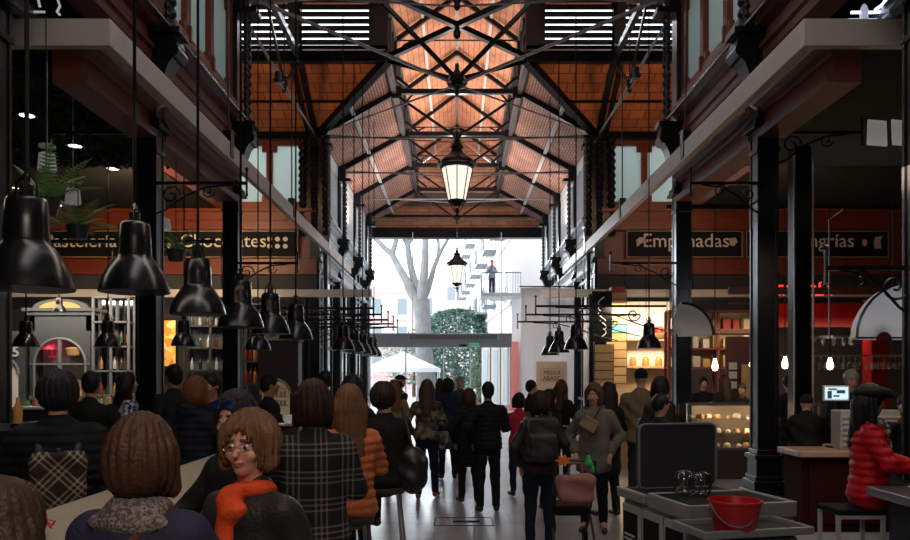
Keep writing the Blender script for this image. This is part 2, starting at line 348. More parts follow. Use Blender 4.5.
# roofs -----------------------------------------------------------------
def quadroof(name, pts, mat, label=None):
    o = MB(); 
    for p in pts: o.slab(p, 0.12)
    return struct(o.build(name, mat))
for sx, nm in ((-1, 'left'), (1, 'right')):
    a = sx*(NX+0.15); ez = EAVE-0.08; b = sx*HX
    quadroof('roof_nave_'+nm, [[(a, Y3, ez), (a, YE+0.3, ez), (b, YE+0.3, COLZ), (b, TY1, COLZ)]], terrap)
    quadroof('roof_nave_front_'+nm, [[(a, -4, ez), (a, Y2, ez), (b, TY0, COLZ), (b, -4, COLZ)]], terrap)
    quadroof('roof_transept_'+nm, [[(sx*13, Y3, ez), (a, Y3, ez), (b, TY1, COLZ), (sx*13, TY1, COLZ)]], terrat)
    quadroof('roof_transept_front_'+nm, [[(sx*13, Y2, ez), (a, Y2, ez), (b, TY0, COLZ), (sx*13, TY0, COLZ)]], terrat)
    quadroof('roof_monitor_'+nm, [[(sx*(HX+0.25), -4, MON-0.12), (sx*(HX+0.25), YE+0.3, MON-0.12), (0, YE+0.3, RID), (0, -4, RID)]], terra)
    for y0, y1, s2 in ((TY0-0.25, YC, 1), (TY1+0.25, YC, -1)):
        quadroof('roof_transept_monitor_'+nm, [[(sx*13, y0, MON-0.12), (sx*HX, y0, MON-0.12), (sx*0.3, YC, RID-0.05), (sx*13, YC, RID-0.05)]], terra)
    # pale purlins on the slopes
    m = MB()
    xs = HX+(NX-HX)*0.52; zs = COLZ-(xs-HX)*(COLZ-EAVE)/(NX-HX)-0.08
    m.bar((sx*xs, TY1+1.2, zs), (sx*xs, YE, zs), 0.10, 0.07)
    m.bar((sx*0.98, TY1-1.5, RID-0.78), (sx*0.98, YE, RID-0.78), 0.09, 0.07)
    struct(m.build('trim_purlin_'+nm, purl))
    # dark purlins and valley beams of the transept
    m = MB(); ym = (Y3+TY1)/2; zm = (EAVE+COLZ)/2-0.12
    m.bar((sx*13, ym, zm), (sx*(HX+NX)/2, ym, zm), 0.06, 0.06)
    m.bar((sx*13, Y3-0.1, EAVE-0.12), (sx*NX, Y3-0.1, EAVE-0.12), 0.2, 0.2)
    m.bar((sx*13, TY1-0.05, COLZ-0.02), (sx*HX, TY1-0.05, COLZ-0.02), 0.2, 0.26)
    m.bar((sx*13, TY1-0.02, COLZ+0.22), (sx*HX, TY1-0.02, COLZ+0.22), 0.14, 0.1)
    for k in range(4): m.bar((sx*(4.2+k*2.6), Y3-0.1, EAVE-0.1), (sx*(4.2+k*2.6), TY1, COLZ-0.1), 0.10, 0.14)
    m.bar((sx*NX, Y3, EAVE-0.1), (sx*HX, TY1, COLZ-0.05), 0.2, 0.24)
    m.bar((sx*NX, Y2, EAVE-0.1), (sx*HX, TY0, COLZ-0.05), 0.2, 0.24)
    struct(m.build('beam_transept_'+nm, iron))
    # louvred monitor wall of the transept
    m = MB()
    z = COLZ+0.30; k = 0
    while z < MON-0.1:
        m.add([(sx*HX, TY1-0.04, z), (sx*13, TY1-0.04, z), (sx*13, TY1+0.10, z+0.105), (sx*HX, TY1+0.10, z+0.105)], [(0,1,2,3)])
        m.bx(sx*HX, sx*13, TY1-0.045, TY1-0.03, z-0.0, z+0.085)
        m.bx(sx*HX, sx*13, TY1+0.08, TY1+0.11, z+0.06, z+0.19)
        z += 0.18
    for x in (2.1, 4.15, 6.2, 8.3, 10.4): m.bx(sx*(x-0.14), sx*(x+0.14), TY1-0.08, TY1-0.05, COLZ+0.2, MON)
    m.bx(sx*HX, sx*2.15, TY1-0.09, TY1-0.05, COLZ+0.2, MON)
    struct(m.build('wall_transept_louvres_'+nm, iron2))
    m = MB(); m.bx(sx*HX, sx*13, TY0-0.06, TY0+0.06, COLZ, MON)
    struct(m.build('wall_transept_monitor_front_'+nm, iron2))
    # monitor windows
    m = MB()
    for (a0, a1) in ((-4, TY0), (TY1, YE)):
        m.bx(sx*(HX-0.05), sx*(HX+0.07), a0, a1, COLZ-0.14, COLZ+0.12); m.bx(sx*(HX-0.05), sx*(HX+0.07), a0, a1, MON-0.16, MON)
        y = a0
        while y < a1-0.1:
            m.bx(sx*(HX-0.03), sx*(HX+0.05), y-0.015, y+0.015, COLZ, MON); y += 0.8
    struct(m.build('wall_monitor_'+nm, iron2))
    m = MB(); m.bx(sx*(HX+0.0), sx*(HX+0.006), TY1, YE, COLZ+0.1, MON-0.1); struct(m.build('window_1_monitor_'+nm, clear))
m = MB(); m.bar((0, 20, RID-0.06), (0, YE, RID-0.06), 0.09, 0.07); struct(m.build('trim_ridge', purl))

# nave side walls above the columns: entablature, cornice, clerestory -----
def run(m, sx, x, prof, y0, y1):
    """moulding profile [(dx, z)...] with dx towards the nave, extruded along Y"""
    poly = [(sx*(x-dx), z) for dx, z in prof]
    m.prism(poly, 'y', y0, y1)
low_prof = [(-0.25, 4.86), (0.10, 4.86), (0.13, 4.90), (0.13, 4.95), (0.05, 4.98), (0.05, 5.16), (0.08, 5.18), (0.10, 5.24), (0.17, 5.28), (0.17, 5.33), (0.10, 5.36), (-0.25, 5.36)]
cor_prof = [(-0.25, 5.86), (0.06, 5.86), (0.06, 5.98), (0.10, 6.0), (0.10, 6.05), (0.02, 6.08), (0.02, 6.26), (0.12, 6.32), (0.18, 6.38), (0.24, 6.40), (0.24, 6.46), (0.16, 6.50), (0.04, 6.52), (0.04, 6.62), (-0.25, 6.62)]
stepped = lambda a0, a1, z0, z1, c=0.07, c2=0.16: [(a0+c, z0), (a1-c, z0), (a1-c, z0+c2), (a1, z0+c2), (a1, z1-c2), (a1-c, z1-c2), (a1-c, z1), (a0+c, z1), (a0+c, z1-c2), (a0, z1-c2), (a0, z0+c2), (a0+c, z0+c2)]
def clerestory(m, panes, sx, y0, y1, nwin, z0, z1, frame, white=False):
    """framed band with NWIN stepped-corner lights between y0 and y1"""
    x = NX; mw = 0.17 if not white else 0.10
    L = y1-y0; w = (L-mw*(nwin+1))/nwin
    m.bx(sx*(x-0.04), sx*(x+0.2), y0, y1, z0-0.2, z0); m.bx(sx*(x-0.04), sx*(x+0.2), y0, y1, z1, z1+0.35)
    for i in range(nwin+1):
        ya = y0+i*(w+mw); m.bx(sx*(x-0.03), sx*(x+0.15), ya, ya+mw, z0, z1)
    for i in range(nwin):
        ya = y0+mw+i*(w+mw); yb = ya+w
        if not white:
            for (u0, u1, v0, v1) in ((ya, ya+0.08, z0, z0+0.17), (yb-0.08, yb, z0, z0+0.17), (ya, ya+0.08, z1-0.17, z1), (yb-0.08, yb, z1-0.17, z1)):
                m.bx(sx*(x-0.025), sx*(x+0.1), u0, u1, v0, v1)
        else:
            m.bx(sx*(x-0.02), sx*(x+0.06), (ya+yb)/2-0.02, (ya+yb)/2+0.02, z0, z1)
        panes.append((ya, yb))
for sx, nm in ((-1, 'left'), (1, 'right')):
    for nb, (y0, y1) in enumerate(((-4, 6.4), (6.65, 9.85), (10.1, Y2-0.1))):
        if nb: m = MB(); run(m, sx, NX, low_prof, max(y0, 7.98), y1); struct(m.build('trim_entablature_'+nm, mould))
        m = MB(); run(m, sx, NX, cor_prof, y0, y1); struct(m.build('trim_cornice_'+nm, mould))
        m = MB(); ps = []
        clerestory(m, ps, sx, y0, y1, 3 if nb else 9, 6.80, 8.35, mahog)
        for (ya, yb) in ps:      # little turned buttons beside each light
            m.bx(sx*(NX-0.07), sx*NX, ya-0.12, ya-0.05, 6.72, 6.95)
        struct(m.build('wall_clerestory_'+nm, mahog))
        for (ya, yb) in ps:
            struct(MB().bx(sx*(NX+0.06), sx*(NX+0.07), ya, yb, 6.8, 8.35).build('window_2_'+nm, frost))
        # polished brass-like rail in front of the cornice
        m = MB(); m.tube([(sx*(NX-0.30), y0+0.15, 6.28), (sx*(NX-0.30), y1-0.1, 6.28)], 0.022, 8)
        struct(m.build('trim_rail_'+nm, M('polished_iron_rail', (0.35, 0.34, 0.33), 0.25, metal=0.8)))
    # far part of the nave
    fb = (Y3+0.2, 25.3, 25.5, 29.1, 29.3, 32.9, 33.1, YE)
    for k in range(0, 8, 2):
        y0, y1 = fb[k], fb[k+1]
        m = MB(); run(m, sx, NX, low_prof, y0, y1); run(m, sx, NX, cor_prof, y0, y1); struct(m.build('trim_far_cornice_'+nm, greyp))
        m = MB(); ps = []; clerestory(m, ps, sx, y0, y1, 3 if k < 6 else 2, 6.80, 8.35, whitep, True); struct(m.build('wall_far_clerestory_'+nm, greyp))
        for (ya, yb) in ps: struct(MB().bx(sx*(NX+0.06), sx*(NX+0.07), ya, yb, 6.8, 8.35).build('window_3_'+nm, clear))
        # glazed wall below
        m = MB(); n = 4
        for i in range(n+1):
            ya = y0+(y1-y0)*i/n; m.bx(sx*(NX+0.0), sx*(NX+0.08), ya-0.035, ya+0.035, 0, 5.9)
        for z in (0.05, 1.0, 2.6, 3.9, 4.7): m.bx(sx*(NX+0.01), sx*(NX+0.07), y0, y1, z-0.04, z+0.04)
        struct(m.build('wall_glazing_'+nm, iron))
        struct(MB().bx(sx*(NX+0.04), sx*(NX+0.045), y0, y1, 0, 5.9).build('window_4_'+nm, clear))
# transept rear walls with sign bands and frosted lights -------------------
for sx, nm in ((-1, 'left'), (1, 'right')):
    x0, x1 = 3.95, 13.0
    m = MB()
    m.bx(sx*x0, sx*x1, Y3, Y3+0.15, 5.95, 6.70); m.bx(sx*x0, sx*x1, Y3, Y3+0.15, 8.30, EAVE)
    wxs = []
    x = x0+0.25
    while x < x1-1.2: wxs.append((x, x+1.05)); x += 1.22
    edges = [x0]+[v for w in wxs for v in w]+[x1]
    for i in range(0, len(edges), 2): m.bx(sx*edges[i], sx*edges[i+1], Y3, Y3+0.15, 6.70, 8.30)
    for a, b in wxs:
        for u0, u1 in ((a, a+0.13), (b-0.13, b)):
            for v0, v1 in ((6.7, 6.88), (8.12, 8.3)): m.bx(sx*u0, sx*u1, Y3+0.02, Y3+0.12, v0, v1)
    m.bx(sx*x0, sx*x1, Y3-0.08, Y3, 6.42, 6.50)
    struct(m.build('wall_transept_'+nm, mahog))
    for a, b in wxs: struct(MB().bx(sx*a, sx*b, Y3+0.08, Y3+0.09, 6.7, 8.3).build('window_5_'+nm, frost))
    # red fascia: boards above and below the black sign band
    m = MB()
    m.bx(sx*x0, sx*x1, Y3-0.02, Y3+0.1, 5.83, 5.95); m.bx(sx*x0, sx*x1, Y3-0.1, Y3+0.1, 5.0, 5.9)
    m.bx(sx*x0, sx*x1, Y3-0.25, Y3-0.05, 5.86, 6.42); m.bx(sx*x0, sx*x1, Y3-0.32, Y3-0.2, 6.36, 6.44); m.bx(sx*x0, sx*x1, Y3-0.30, Y3-0.2, 6.12, 6.16)
    m.bx(sx*x0, sx*x1, Y3-0.25, Y3-0.05, 4.62, 5.04); m.bx(sx*x0, sx*x1, Y3-0.28, Y3-0.2, 4.60, 4.68)
    struct(m.build('wall_fascia_'+nm, mahog))
    m = MB(); m.bx(sx*x0, sx*x1, Y3-0.2, Y3+0.1, 4.2, 4.62); m.bx(sx*x0, sx*x1, Y3+0.0, Y3+0.1, 0, 4.3); struct(m.build('wall_stall_'+nm, M('dark_stall_wall', (0.03, 0.026, 0.026), 0.7)))
# sign boards with lettering
def sign(x0, x1, words_, label):
    t = thing('shop_sign', ((x0+x1)/2, Y3-0.3, 5.08), label, 'sign')
    MB().bx(x0, x1, Y3-0.30, Y3-0.24, 5.06, 5.82).build('board', black, t)
    m = MB()
    for (a, b, c, d) in ((x0, x1, 5.79, 5.815), (x0, x1, 5.065, 5.09), (x0, x0+0.025, 5.06, 5.82), (x1-0.025, x1, 5.06, 5.82)): m.bx(a, b, Y3-0.315, Y3-0.30, c, d)
    m.build('border', M('gilt_line', (0.35, 0.22, 0.12), 0.5), t)
    for body, x, sz in words_:
        text_mesh('lettering', body, sz, (x, Y3-0.31, 5.36), cream, t, bold=0.0, sx=1.02)
    return t
s1 = sign(-11.9, -8.75, [('Pastelería', -10.55, 0.52)], 'black fascia sign with cream lettering Pastelería above the grey cabinet')
s2 = sign(-8.7, -4.45, [('Chocolates', -6.55, 0.52)], 'black fascia sign with cream lettering Chocolates and a row of chocolate drawings')
m = MB()
for i in range(3):
    for j in range(2): m.prism([(-5.25+i*0.22+0.07*math.cos(a*PI/5), 5.38+j*0.2+0.065*math.sin(a*PI/5)) for a in range(10)], 'y', Y3-0.32, Y3-0.30)
m.build('chocolate_drawing', cream, s2)
m = MB()
for i in range(4): m.prism([(-8.45+i*0.19+0.05*math.cos(a*PI/4), 5.40+(i % 2)*0.12+0.08*math.sin(a*PI/4)) for a in range(8)], 'y', Y3-0.32, Y3-0.30)
m.build('pastry_drawing', cream, s2)
s3 = sign(4.75, 8.0, [('Empanadas', 6.42, 0.54)], 'black fascia sign with cream lettering Empanadas and a pasty drawing')
m = MB(); m.prism([(5.05, 5.36), (5.02, 5.55), (5.12, 5.63), (5.26, 5.62), (5.36, 5.50), (5.16, 5.46)], 'y', Y3-0.32, Y3-0.30); m.build('pasty_drawing', M('pink_cream', (0.6, 0.42, 0.36), 0.6), s3); m = MB(); m.prism([(7.65, 5.42), (7.62, 5.6), (7.8, 5.62), (7.86, 5.5), (7.75, 5.38)], 'y', Y3-0.32, Y3-0.30); m.build('pasty_drawing', M('pink_cream', (0.6, 0.42, 0.36), 0.6), s3)
s4 = sign(8.1, 12.1, [('Sangrías', 10.25, 0.54)], 'black fascia sign with cream lettering Sangrías and a jug drawing')
m = MB(); m.prism([(11.42+0.07*math.cos(a*PI/5), 5.48+0.1*math.sin(a*PI/5)) for a in range(10)], 'y', Y3-0.32, Y3-0.30)
m.build('fruit_drawing', M('pink_cream', (0.6, 0.42, 0.36), 0.6), s4); m = MB(); m.prism([(8.75+0.09*math.cos(a*PI/5), 5.48+0.1*math.sin(a*PI/5)) for a in range(10)], 'y', Y3-0.32, Y3-0.30)
m.build('fruit_drawing', M('pink_cream', (0.6, 0.42, 0.36), 0.6), s4); m = MB(); m.prism([(11.7, 5.32), (11.88, 5.32), (11.86, 5.55), (11.92, 5.66), (11.72, 5.64), (11.68, 5.5)], 'y', Y3-0.32, Y3-0.30); m.build('jug_drawing', M('pink_cream', (0.6, 0.42, 0.36), 0.6), s4)

# end gable --------------------------------------------------------------
m = MB(); m.slab([(-4.3, YE, 8.42), (4.3, YE, 8.42), (4.3, YE, 9.95), (-4.3, YE, 9.95)], 0.15, (0, 1, 0)); struct(m.build('wall_gable', terra))
m = MB(); m.slab([(-1.77, YE-0.02, 10.0), (1.77, YE-0.02, 10.0), (1.77, YE-0.02, 11.3), (0, YE-0.02, 12.65), (-1.77, YE-0.02, 11.3)], 0.15, (0, 1, 0)); struct(m.build('wall_gable_upper', terra))
m = MB(); m.bx(-4.3, 4.3, YE-0.35, YE+0.1, 8.0, 8.42); m.bx(-4.3, 4.3, YE-0.12, YE-0.02, 9.0, 9.08); m.bx(-4.3, 4.3, YE-0.45, YE-0.3, 8.34, 8.44)
struct(m.build('beam_lintel', iron))
m = MB()
m.bx(-3.2, 3.2, YE-0.3, YE-0.1, 9.78, 10.05)
for i in range(7): m.bx(-3.0+i*0.2, 3.0-i*0.2, YE-0.25, YE-0.2, 9.45+i*0.08, 9.49+i*0.08)
struct(m.build('beam_gable_louvre', iron2))
wallbox('wall_end_left', -14, -4.3, YE, YE+0.3, 0, 9, whitep); wallbox('wall_end_right', 4.3, 14, YE, YE+0.3, 0, 9, whitep)
m = MB()
for x in (-4.1, 4.1): m.bx(x-0.15, x+0.15, YE-0.3, YE+0.1, 0, 8.3)
struct(m.build('trim_opening', whitep))

# columns ------------------------------------------------------------------
def beaded(m, x, y, z0, z1, r=0.075, step=0.16):
    prof = []; z = z0
    while z < z1-0.01:
        prof += [(r*0.55, z), (r, z+step*0.3), (r*0.95, z+step*0.6), (r*0.55, z+step*0.9)]; z += step
    m.lathe(prof, (x, y, 0), 10)
def column(sx, y, label, w=0.25):
    x = sx*4.02
    t = thing('iron_column', (x, y, 0), label, 'column', 'black iron columns of the nave')
    m = MB()
    for (d, z0, z1) in ((0.54, 0, 0.24), (0.48, 0.24, 0.30), (0.42, 0.30, 0.42), (0.36, 0.42, 0.48), (0.32, 0.48, 0.70), (0.38, 0.70, 0.76), (0.30, 0.76, 0.82)):
        m.box((x, y, (z0+z1)/2), (d, d, z1-z0))
    m.build('plinth', iron, t, bevel=0.01)
    m = MB(); m.box((x, y, 3.0), (w, w, 4.4)); 
    for dx, dy in ((1, 1), (1, -1), (-1, 1), (-1, -1)): m.box((x+dx*w*0.46, y+dy*w*0.46, 2.9), (0.045, 0.045, 4.1))
    m.build('shaft', iron, t, bevel=0.006)
    m = MB(); m.box((x, y, 5.05), (0.36, 0.36, 0.12)); m.box((x, y, 5.0), (0.42, 0.42, 0.05)); m.box((x, y, 5.5), (0.27, 0.27, 0.8)); m.box((x, y, 4.7), (0.30, 0.30, 0.06))
    m.build('capital', iron, t, bevel=0.008)
    # scrolled corbel under the colonette
    m = MB(); xi = x-sx*0.28
    pts = [(xi+sx*0.05, 5.62), (xi+sx*0.14, 5.60), (xi+sx*0.14, 6.2), (xi-sx*0.10, 6.2), (xi-sx*0.13, 6.08), (xi-sx*0.10, 5.92), (xi-sx*0.02, 5.82)]
    m.prism(pts, 'y', y-0.15, y+0.15)
    m.lathe([(0.10, -0.17), (0.10, 0.17)], (0, 0, 0), 12)
    k = 24
    for i in range(len(m.v)-k, len(m.v)):
        a, b, c = m.v[i]; m.v[i] = (xi-sx*0.06+a, y+c, 5.98+b)
    m.box((xi, y, 6.24), (0.34, 0.36, 0.07)); m.box((x, y, 5.9), (0.3, 0.3, 0.7))
    m.build('corbel', iron, t, smooth=False)
    m = MB(); beaded(m, xi-sx*0.0, y, 6.28, 8.2, 0.07); beaded(m, xi-sx*0.0, y-0.14, 6.28, 8.2, 0.045, 0.11); m.box((x, y, 7.3), (0.26, 0.30, 2.2)); m.box((xi, y, 8.25), (0.4, 0.36, 0.1))
    m.build('colonette', iron, t, smooth=True)
    return t
column(-1, 6.5, 'nearest left black iron column, cut by the left edge of the picture')
column(1, 6.5, 'nearest right black iron column, cut by the right edge of the picture')
column(-1, 9.95, 'black iron column rising between the second and third big pendant lamps on the left')
column(1, 9.95, 'thick black iron column behind the waste station, stepped plinth showing')
column(-1, Y2, 'black iron column at the near left corner of the crossing, in front of the Chocolates sign')
column(1, Y2, 'black iron column at the near right corner of the crossing, in front of the Empanadas sign')
def corner(sx):
    t = column(sx, Y3, 'ornate black iron pier at the far %s corner of the crossing' % ('left' if sx < 0 else 'right'))
    m = MB()
    for dx in (-0.28, 0.28):
        beaded(m, sx*4.02+dx*1.2, Y3-0.2, 5.7, 8.4, 0.12, 0.2); m.tube([(sx*4.02+dx, Y3, 0), (sx*4.02+dx, Y3, 5.7)], 0.06, 10)
    beaded(m, sx*4.02, Y3-0.24, 5.7, 8.4, 0.10, 0.13); m.box((sx*4.02, Y3-0.06, 7.1), (0.86, 0.14, 2.9))
    m.build('side_shaft', iron, t, smooth=True)
corner(-1); corner(1)
for y, w_ in ((25.4, 'first'), (29.2, 'second'), (33.0, 'third')):
    for sx in (-1, 1): column(sx, y, '%s black iron column beyond the crossing along the %s glazed side' % (w_, 'left' if sx < 0 else 'right'))
# slim post on the right
t = thing('iron_post', (5.0, 11.1, 0), 'slim black iron post with pale edges beside the thick right column', 'column')
MB().bx(4.88, 5.12, 10.98, 11.22, 0.1, 5.1).build('shaft', iron, t, bevel=0.01)
m = MB()
for dx in (-0.135, 0.135): m.tube([(5.0+dx, 10.96, 0.1), (5.0+dx, 10.96, 5.0)], 0.016, 6)
m.build('edge_tube', chrome, t)
MB().bx(4.8, 5.2, 10.9, 11.3, 0, 0.12).build('foot', iron, t)
t = thing('iron_post', (-5.0, 12.2, 0), 'slim black iron post seen left of the Chocolates sign', 'column')
MB().bx(-5.05, -4.95, 12.15, 12.25, 0, 5.5).build('shaft', iron, t)

# trusses --------------------------------------------------------------------
def truss(cx, cy, along, label, diag=True, full=True):
    """along='x': spans x-4..x+4 at y=cy ; along='y': spans y"""
    P = (lambda u, z: (cx+u, cy, z)) if along == 'x' else (lambda u, z: (cx, cy+u, z))
    t = thing('roof_truss', (cx, cy, EAVE), label, 'roof truss', 'black iron roof trusses')
    N = 3.95
    for s in (-1, 1):
        m = MB(); m.bar(P(s*N, EAVE-0.08), P(s*HX, COLZ-0.06), 0.14, 0.17); m.build('rafter', iron, t)
        m = MB(); m.bar(P(s*HX, COLZ-0.25), P(s*HX, MON-0.05), 0.12, 0.12); m.build('post', iron, t)
        m = MB(); m.bar(P(s*HX, MON-0.15), P(0, RID-0.15), 0.11, 0.12)
        # curved spandrel under the lantern rafter
        pts = [P(s*(HX-0.02), COLZ+0.75), P(s*(HX-0.10), COLZ+1.05), P(s*(HX-0.28), COLZ+1.27), P(s*(HX-0.55), COLZ+1.42)]
        m.tube(pts, 0.04, 6); m.bar(P(s*HX, COLZ+0.4), P(s*(HX-0.45), COLZ+0.05), 0.05, 0.08)
        m.build('lantern_rafter', iron, t)
        m = MB(); m.bar(P(s*HX, COLZ-0.12), P(0, 8.52), 0.05, 0.07); m.build('brace', iron, t)
        m = MB()
        q = P(s*HX, COLZ-0.06); m.box(q, (0.42, 0.16, 0.34) if along == 'x' else (0.16, 0.42, 0.34)); m.build('joint_plate', iron, t, bevel=0.06); m = MB(); q = P(s*N, EAVE-0.12); m.box(q, (0.5, 0.26, 0.45)); m.build('end_plate', iron, t, bevel=0.06)
    m = MB(); m.bar(P(-HX, COLZ-0.05), P(HX, COLZ-0.05), 0.12, 0.14); m.build('collar_beam', iron, t)
    m = MB(); m.tube([P(-N, 8.52), P(N, 8.52)], 0.028, 6); m.build('tie_rod', rodm, t)
    m = MB(); m.tube([P(-N, 8.60), P(0, 8.38), P(N, 8.60)], 0.018, 6); m.build('stay_rod', rodm, t)
    m = MB(); m.tube([P(-HX, MON-0.12), P(HX, MON-0.12)], 0.022, 6); m.build('lantern_tie', iron, t)
    m = MB(); m.tube([P(0, 8.5), P(0, RID-0.2)], 0.016, 6); m.build('king_rod', iron, t)
    m = MB(); c = P(0, 0); m.lathe([(0.02, -0.22), (0.06, -0.16), (0.045, -0.10), (0.09, -0.03), (0.09, 0.05), (0.04, 0.1), (0.06, 0.16), (0.02, 0.2)], (c[0], c[1], 8.52), 12); m.build('drop_finial', iron, t, smooth=True)
    return t
truss(0, Y2, 'x', 'nearest roof truss, its tie rod crossing the very top of the picture')
truss(0, Y3, 'x', 'roof truss on the far side of the crossing above the big lantern')
truss(0, 25.4, 'x', 'roof truss one bay beyond the crossing')
truss(0, 29.2, 'x', 'roof truss two bays beyond the crossing')
truss(0, 33.0, 'x', 'farthest roof truss, next to the brick gable')
truss(-4.0, YC, 'y', 'roof truss along the left side of the crossing')
truss(4.0, YC, 'y', 'roof truss along the right side of the crossing')
t = thing('crossing_brace', (0, YC, 8.4), 'star of grey tie rods and black struts meeting over the crossing centre', 'brace')
m = MB()
for sx in (-1, 1):
    for yy in (Y2, Y3): m.tube([(sx*3.9, yy, 8.62), (0, YC, 8.5)], 0.035 if yy == Y2 else 0.022, 6)
m.build('tie_rod', M('light_grey_rod', (0.30, 0.29, 0.28), 0.4, metal=0.4), t)
m = MB()
for sx in (-1, 1):
    for yy in (TY0, TY1): m.bar((sx*HX, yy, COLZ-0.1), (0, YC, 8.62), 0.06, 0.09)
m.build('strut', iron, t)
m = MB(); m.bar((-HX, TY0, COLZ), (HX, TY1, COLZ), 0.12, 0.13); m.bar((HX, TY0, COLZ), (-HX, TY1, COLZ), 0.12, 0.13); m.build('cross_beam', iron, t)
m = MB(); m.lathe([(0.03, -0.30), (0.07, -0.24), (0.06, -0.15), (0.2, -0.1), (0.24, 0.0), (0.2, 0.12), (0.12, 0.2), (0.05, 0.3), (0.05, 0.42), (0.01, 0.46)], (0, YC, 8.55), 8); m.build('hub', iron, t)
m = MB(); m.lathe([(0.03, -0.32), (0.08, -0.26), (0.09, -0.14), (0.05, -0.1), (0.08, -0.05), (0.05, 0.0), (0.08, 0.06), (0.02, 0.12)], (0, YC, COLZ), 12); m.build('top_finial', iron, t, smooth=True)

# suspended taupe steel frame -------------------------------------------------
t = thing('steel_lighting_beam', (-3.62, 16, 5.17), 'long taupe steel beam hung along the left side, turning the corner to the left edge', 'beam', 'taupe steel beams')
def chan(m, p, q, z0, z1, w=0.09):
    m.bar((p[0], p[1], (z0+z1)/2), (q[0], q[1], (z0+z1)/2), w, z1-z0)
for sx in (-1, 1):
    if sx > 0: t = thing('steel_lighting_beam', (3.62, 16, 5.17), 'long taupe steel beam hung along the right side, turning the corner to the right edge', 'beam', 'taupe steel beams')
    m = MB(); m.bx(sx*3.56, sx*3.66, 7.90, 25.6, 5.17, 5.45); m.build('long_beam', steel, t, bevel=0.008)
    m = MB(); m.bx(sx*3.56, sx*12.9, 7.80, 7.90, 5.17, 5.45); m.build('short_beam', steel, t, bevel=0.008)
    m = MB()
    for y in (12.0, 16.6, 21.2): m.tube([(sx*3.61, y, 5.45), (sx*3.61, y, 8.5)], 0.014, 6); m.box((sx*3.61, y, 5.42), (0.13, 0.16, 0.42))
    m.build('hanger', iron, t)
    t2 = thing('steel_cross_beam', (sx*6, 21.0, 4.0), 'taupe steel beam crossing in front of the %s stalls and ending in the nave' % ('left' if sx < 0 else 'right'), 'beam', 'taupe steel cross beams')
    m = MB(); m.bx(sx*2.35, sx*12.6, 20.9, 21.02, 3.92, 4.13); m.build('beam', steel if sx > 0 else steel, t2, bevel=0.006)
    for x in (3.5, 6.5, 9.5, 12): MB().tube([(sx*x, 20.96, 4.1), (sx*x, 20.96, 5.2)], 0.012, 6).build('hanger', iron, t2)
# dark rails on hangers beside the signs
t = thing('iron_rail', (-7, 12.9, 4.1), 'thin black rail with finials under the left signs', 'rail')
m = MB(); m.bx(-9.5, -4.1, 12.88, 12.92, 4.02, 4.08); m.build('rail', iron, t)
# ================================================================== ORGANIC SHAPES (signed distances meshed by surface nets)
def surfnets(f, org, h):
    s = f < 0
    c = np.zeros(tuple(n-1 for n in f.shape), np.int8)
    for i in (0, 1):
        for j in (0, 1):
            for k in (0, 1): c += s[i:s.shape[0]-1+i, j:s.shape[1]-1+j, k:s.shape[2]-1+k]
    act = np.argwhere((c > 0) & (c < 8))
    if len(act) == 0: return [], []
    idx = -np.ones(c.shape, np.int64); idx[act[:, 0], act[:, 1], act[:, 2]] = np.arange(len(act))
    corners = [(i, j, k) for i in (0, 1) for j in (0, 1) for k in (0, 1)]
    vals = {q: f[act[:, 0]+q[0], act[:, 1]+q[1], act[:, 2]+q[2]] for q in corners}
    acc = np.zeros((len(act), 3)); cnt = np.zeros(len(act))
    for q in corners:
        for ax in range(3):
            if q[ax] == 0:
                r = list(q); r[ax] = 1; a, b = vals[q], vals[tuple(r)]
                m = (a < 0) != (b < 0); t = np.where(m, a/(np.where(m, a-b, 1)), 0)
                for d in range(3): acc[:, d] += np.where(m, q[d]+(t if d == ax else 0), 0)
                cnt += m
    v = (act+acc/np.maximum(cnt, 1)[:, None])*h+org
    faces = []
    for ax in range(3):
        o1, o2 = (ax+1) % 3, (ax+2) % 3
        sl0 = [slice(None)]*3; sl1 = [slice(None)]*3; sl0[ax] = slice(0, -1); sl1[ax] = slice(1, None)
        a = s[tuple(sl0)]; b = s[tuple(sl1)]; e = np.argwhere(a != b)
        e = e[(e[:, o1] > 0) & (e[:, o2] > 0) & (e[:, o1] < s.shape[o1]-1) & (e[:, o2] < s.shape[o2]-1)]
        ins = a[e[:, 0], e[:, 1], e[:, 2]]
        q = []
        for d1, d2 in ((-1, -1), (0, -1), (0, 0), (-1, 0)):
            g = e.copy(); g[:, o1] += d1; g[:, o2] += d2; q.append(idx[g[:, 0], g[:, 1], g[:, 2]])
        q = np.stack(q, 1); q[~ins] = q[~ins][:, ::-1]; faces.append(q)
    fa = np.concatenate(faces); fa = fa[(fa >= 0).all(1)]
    return v, fa
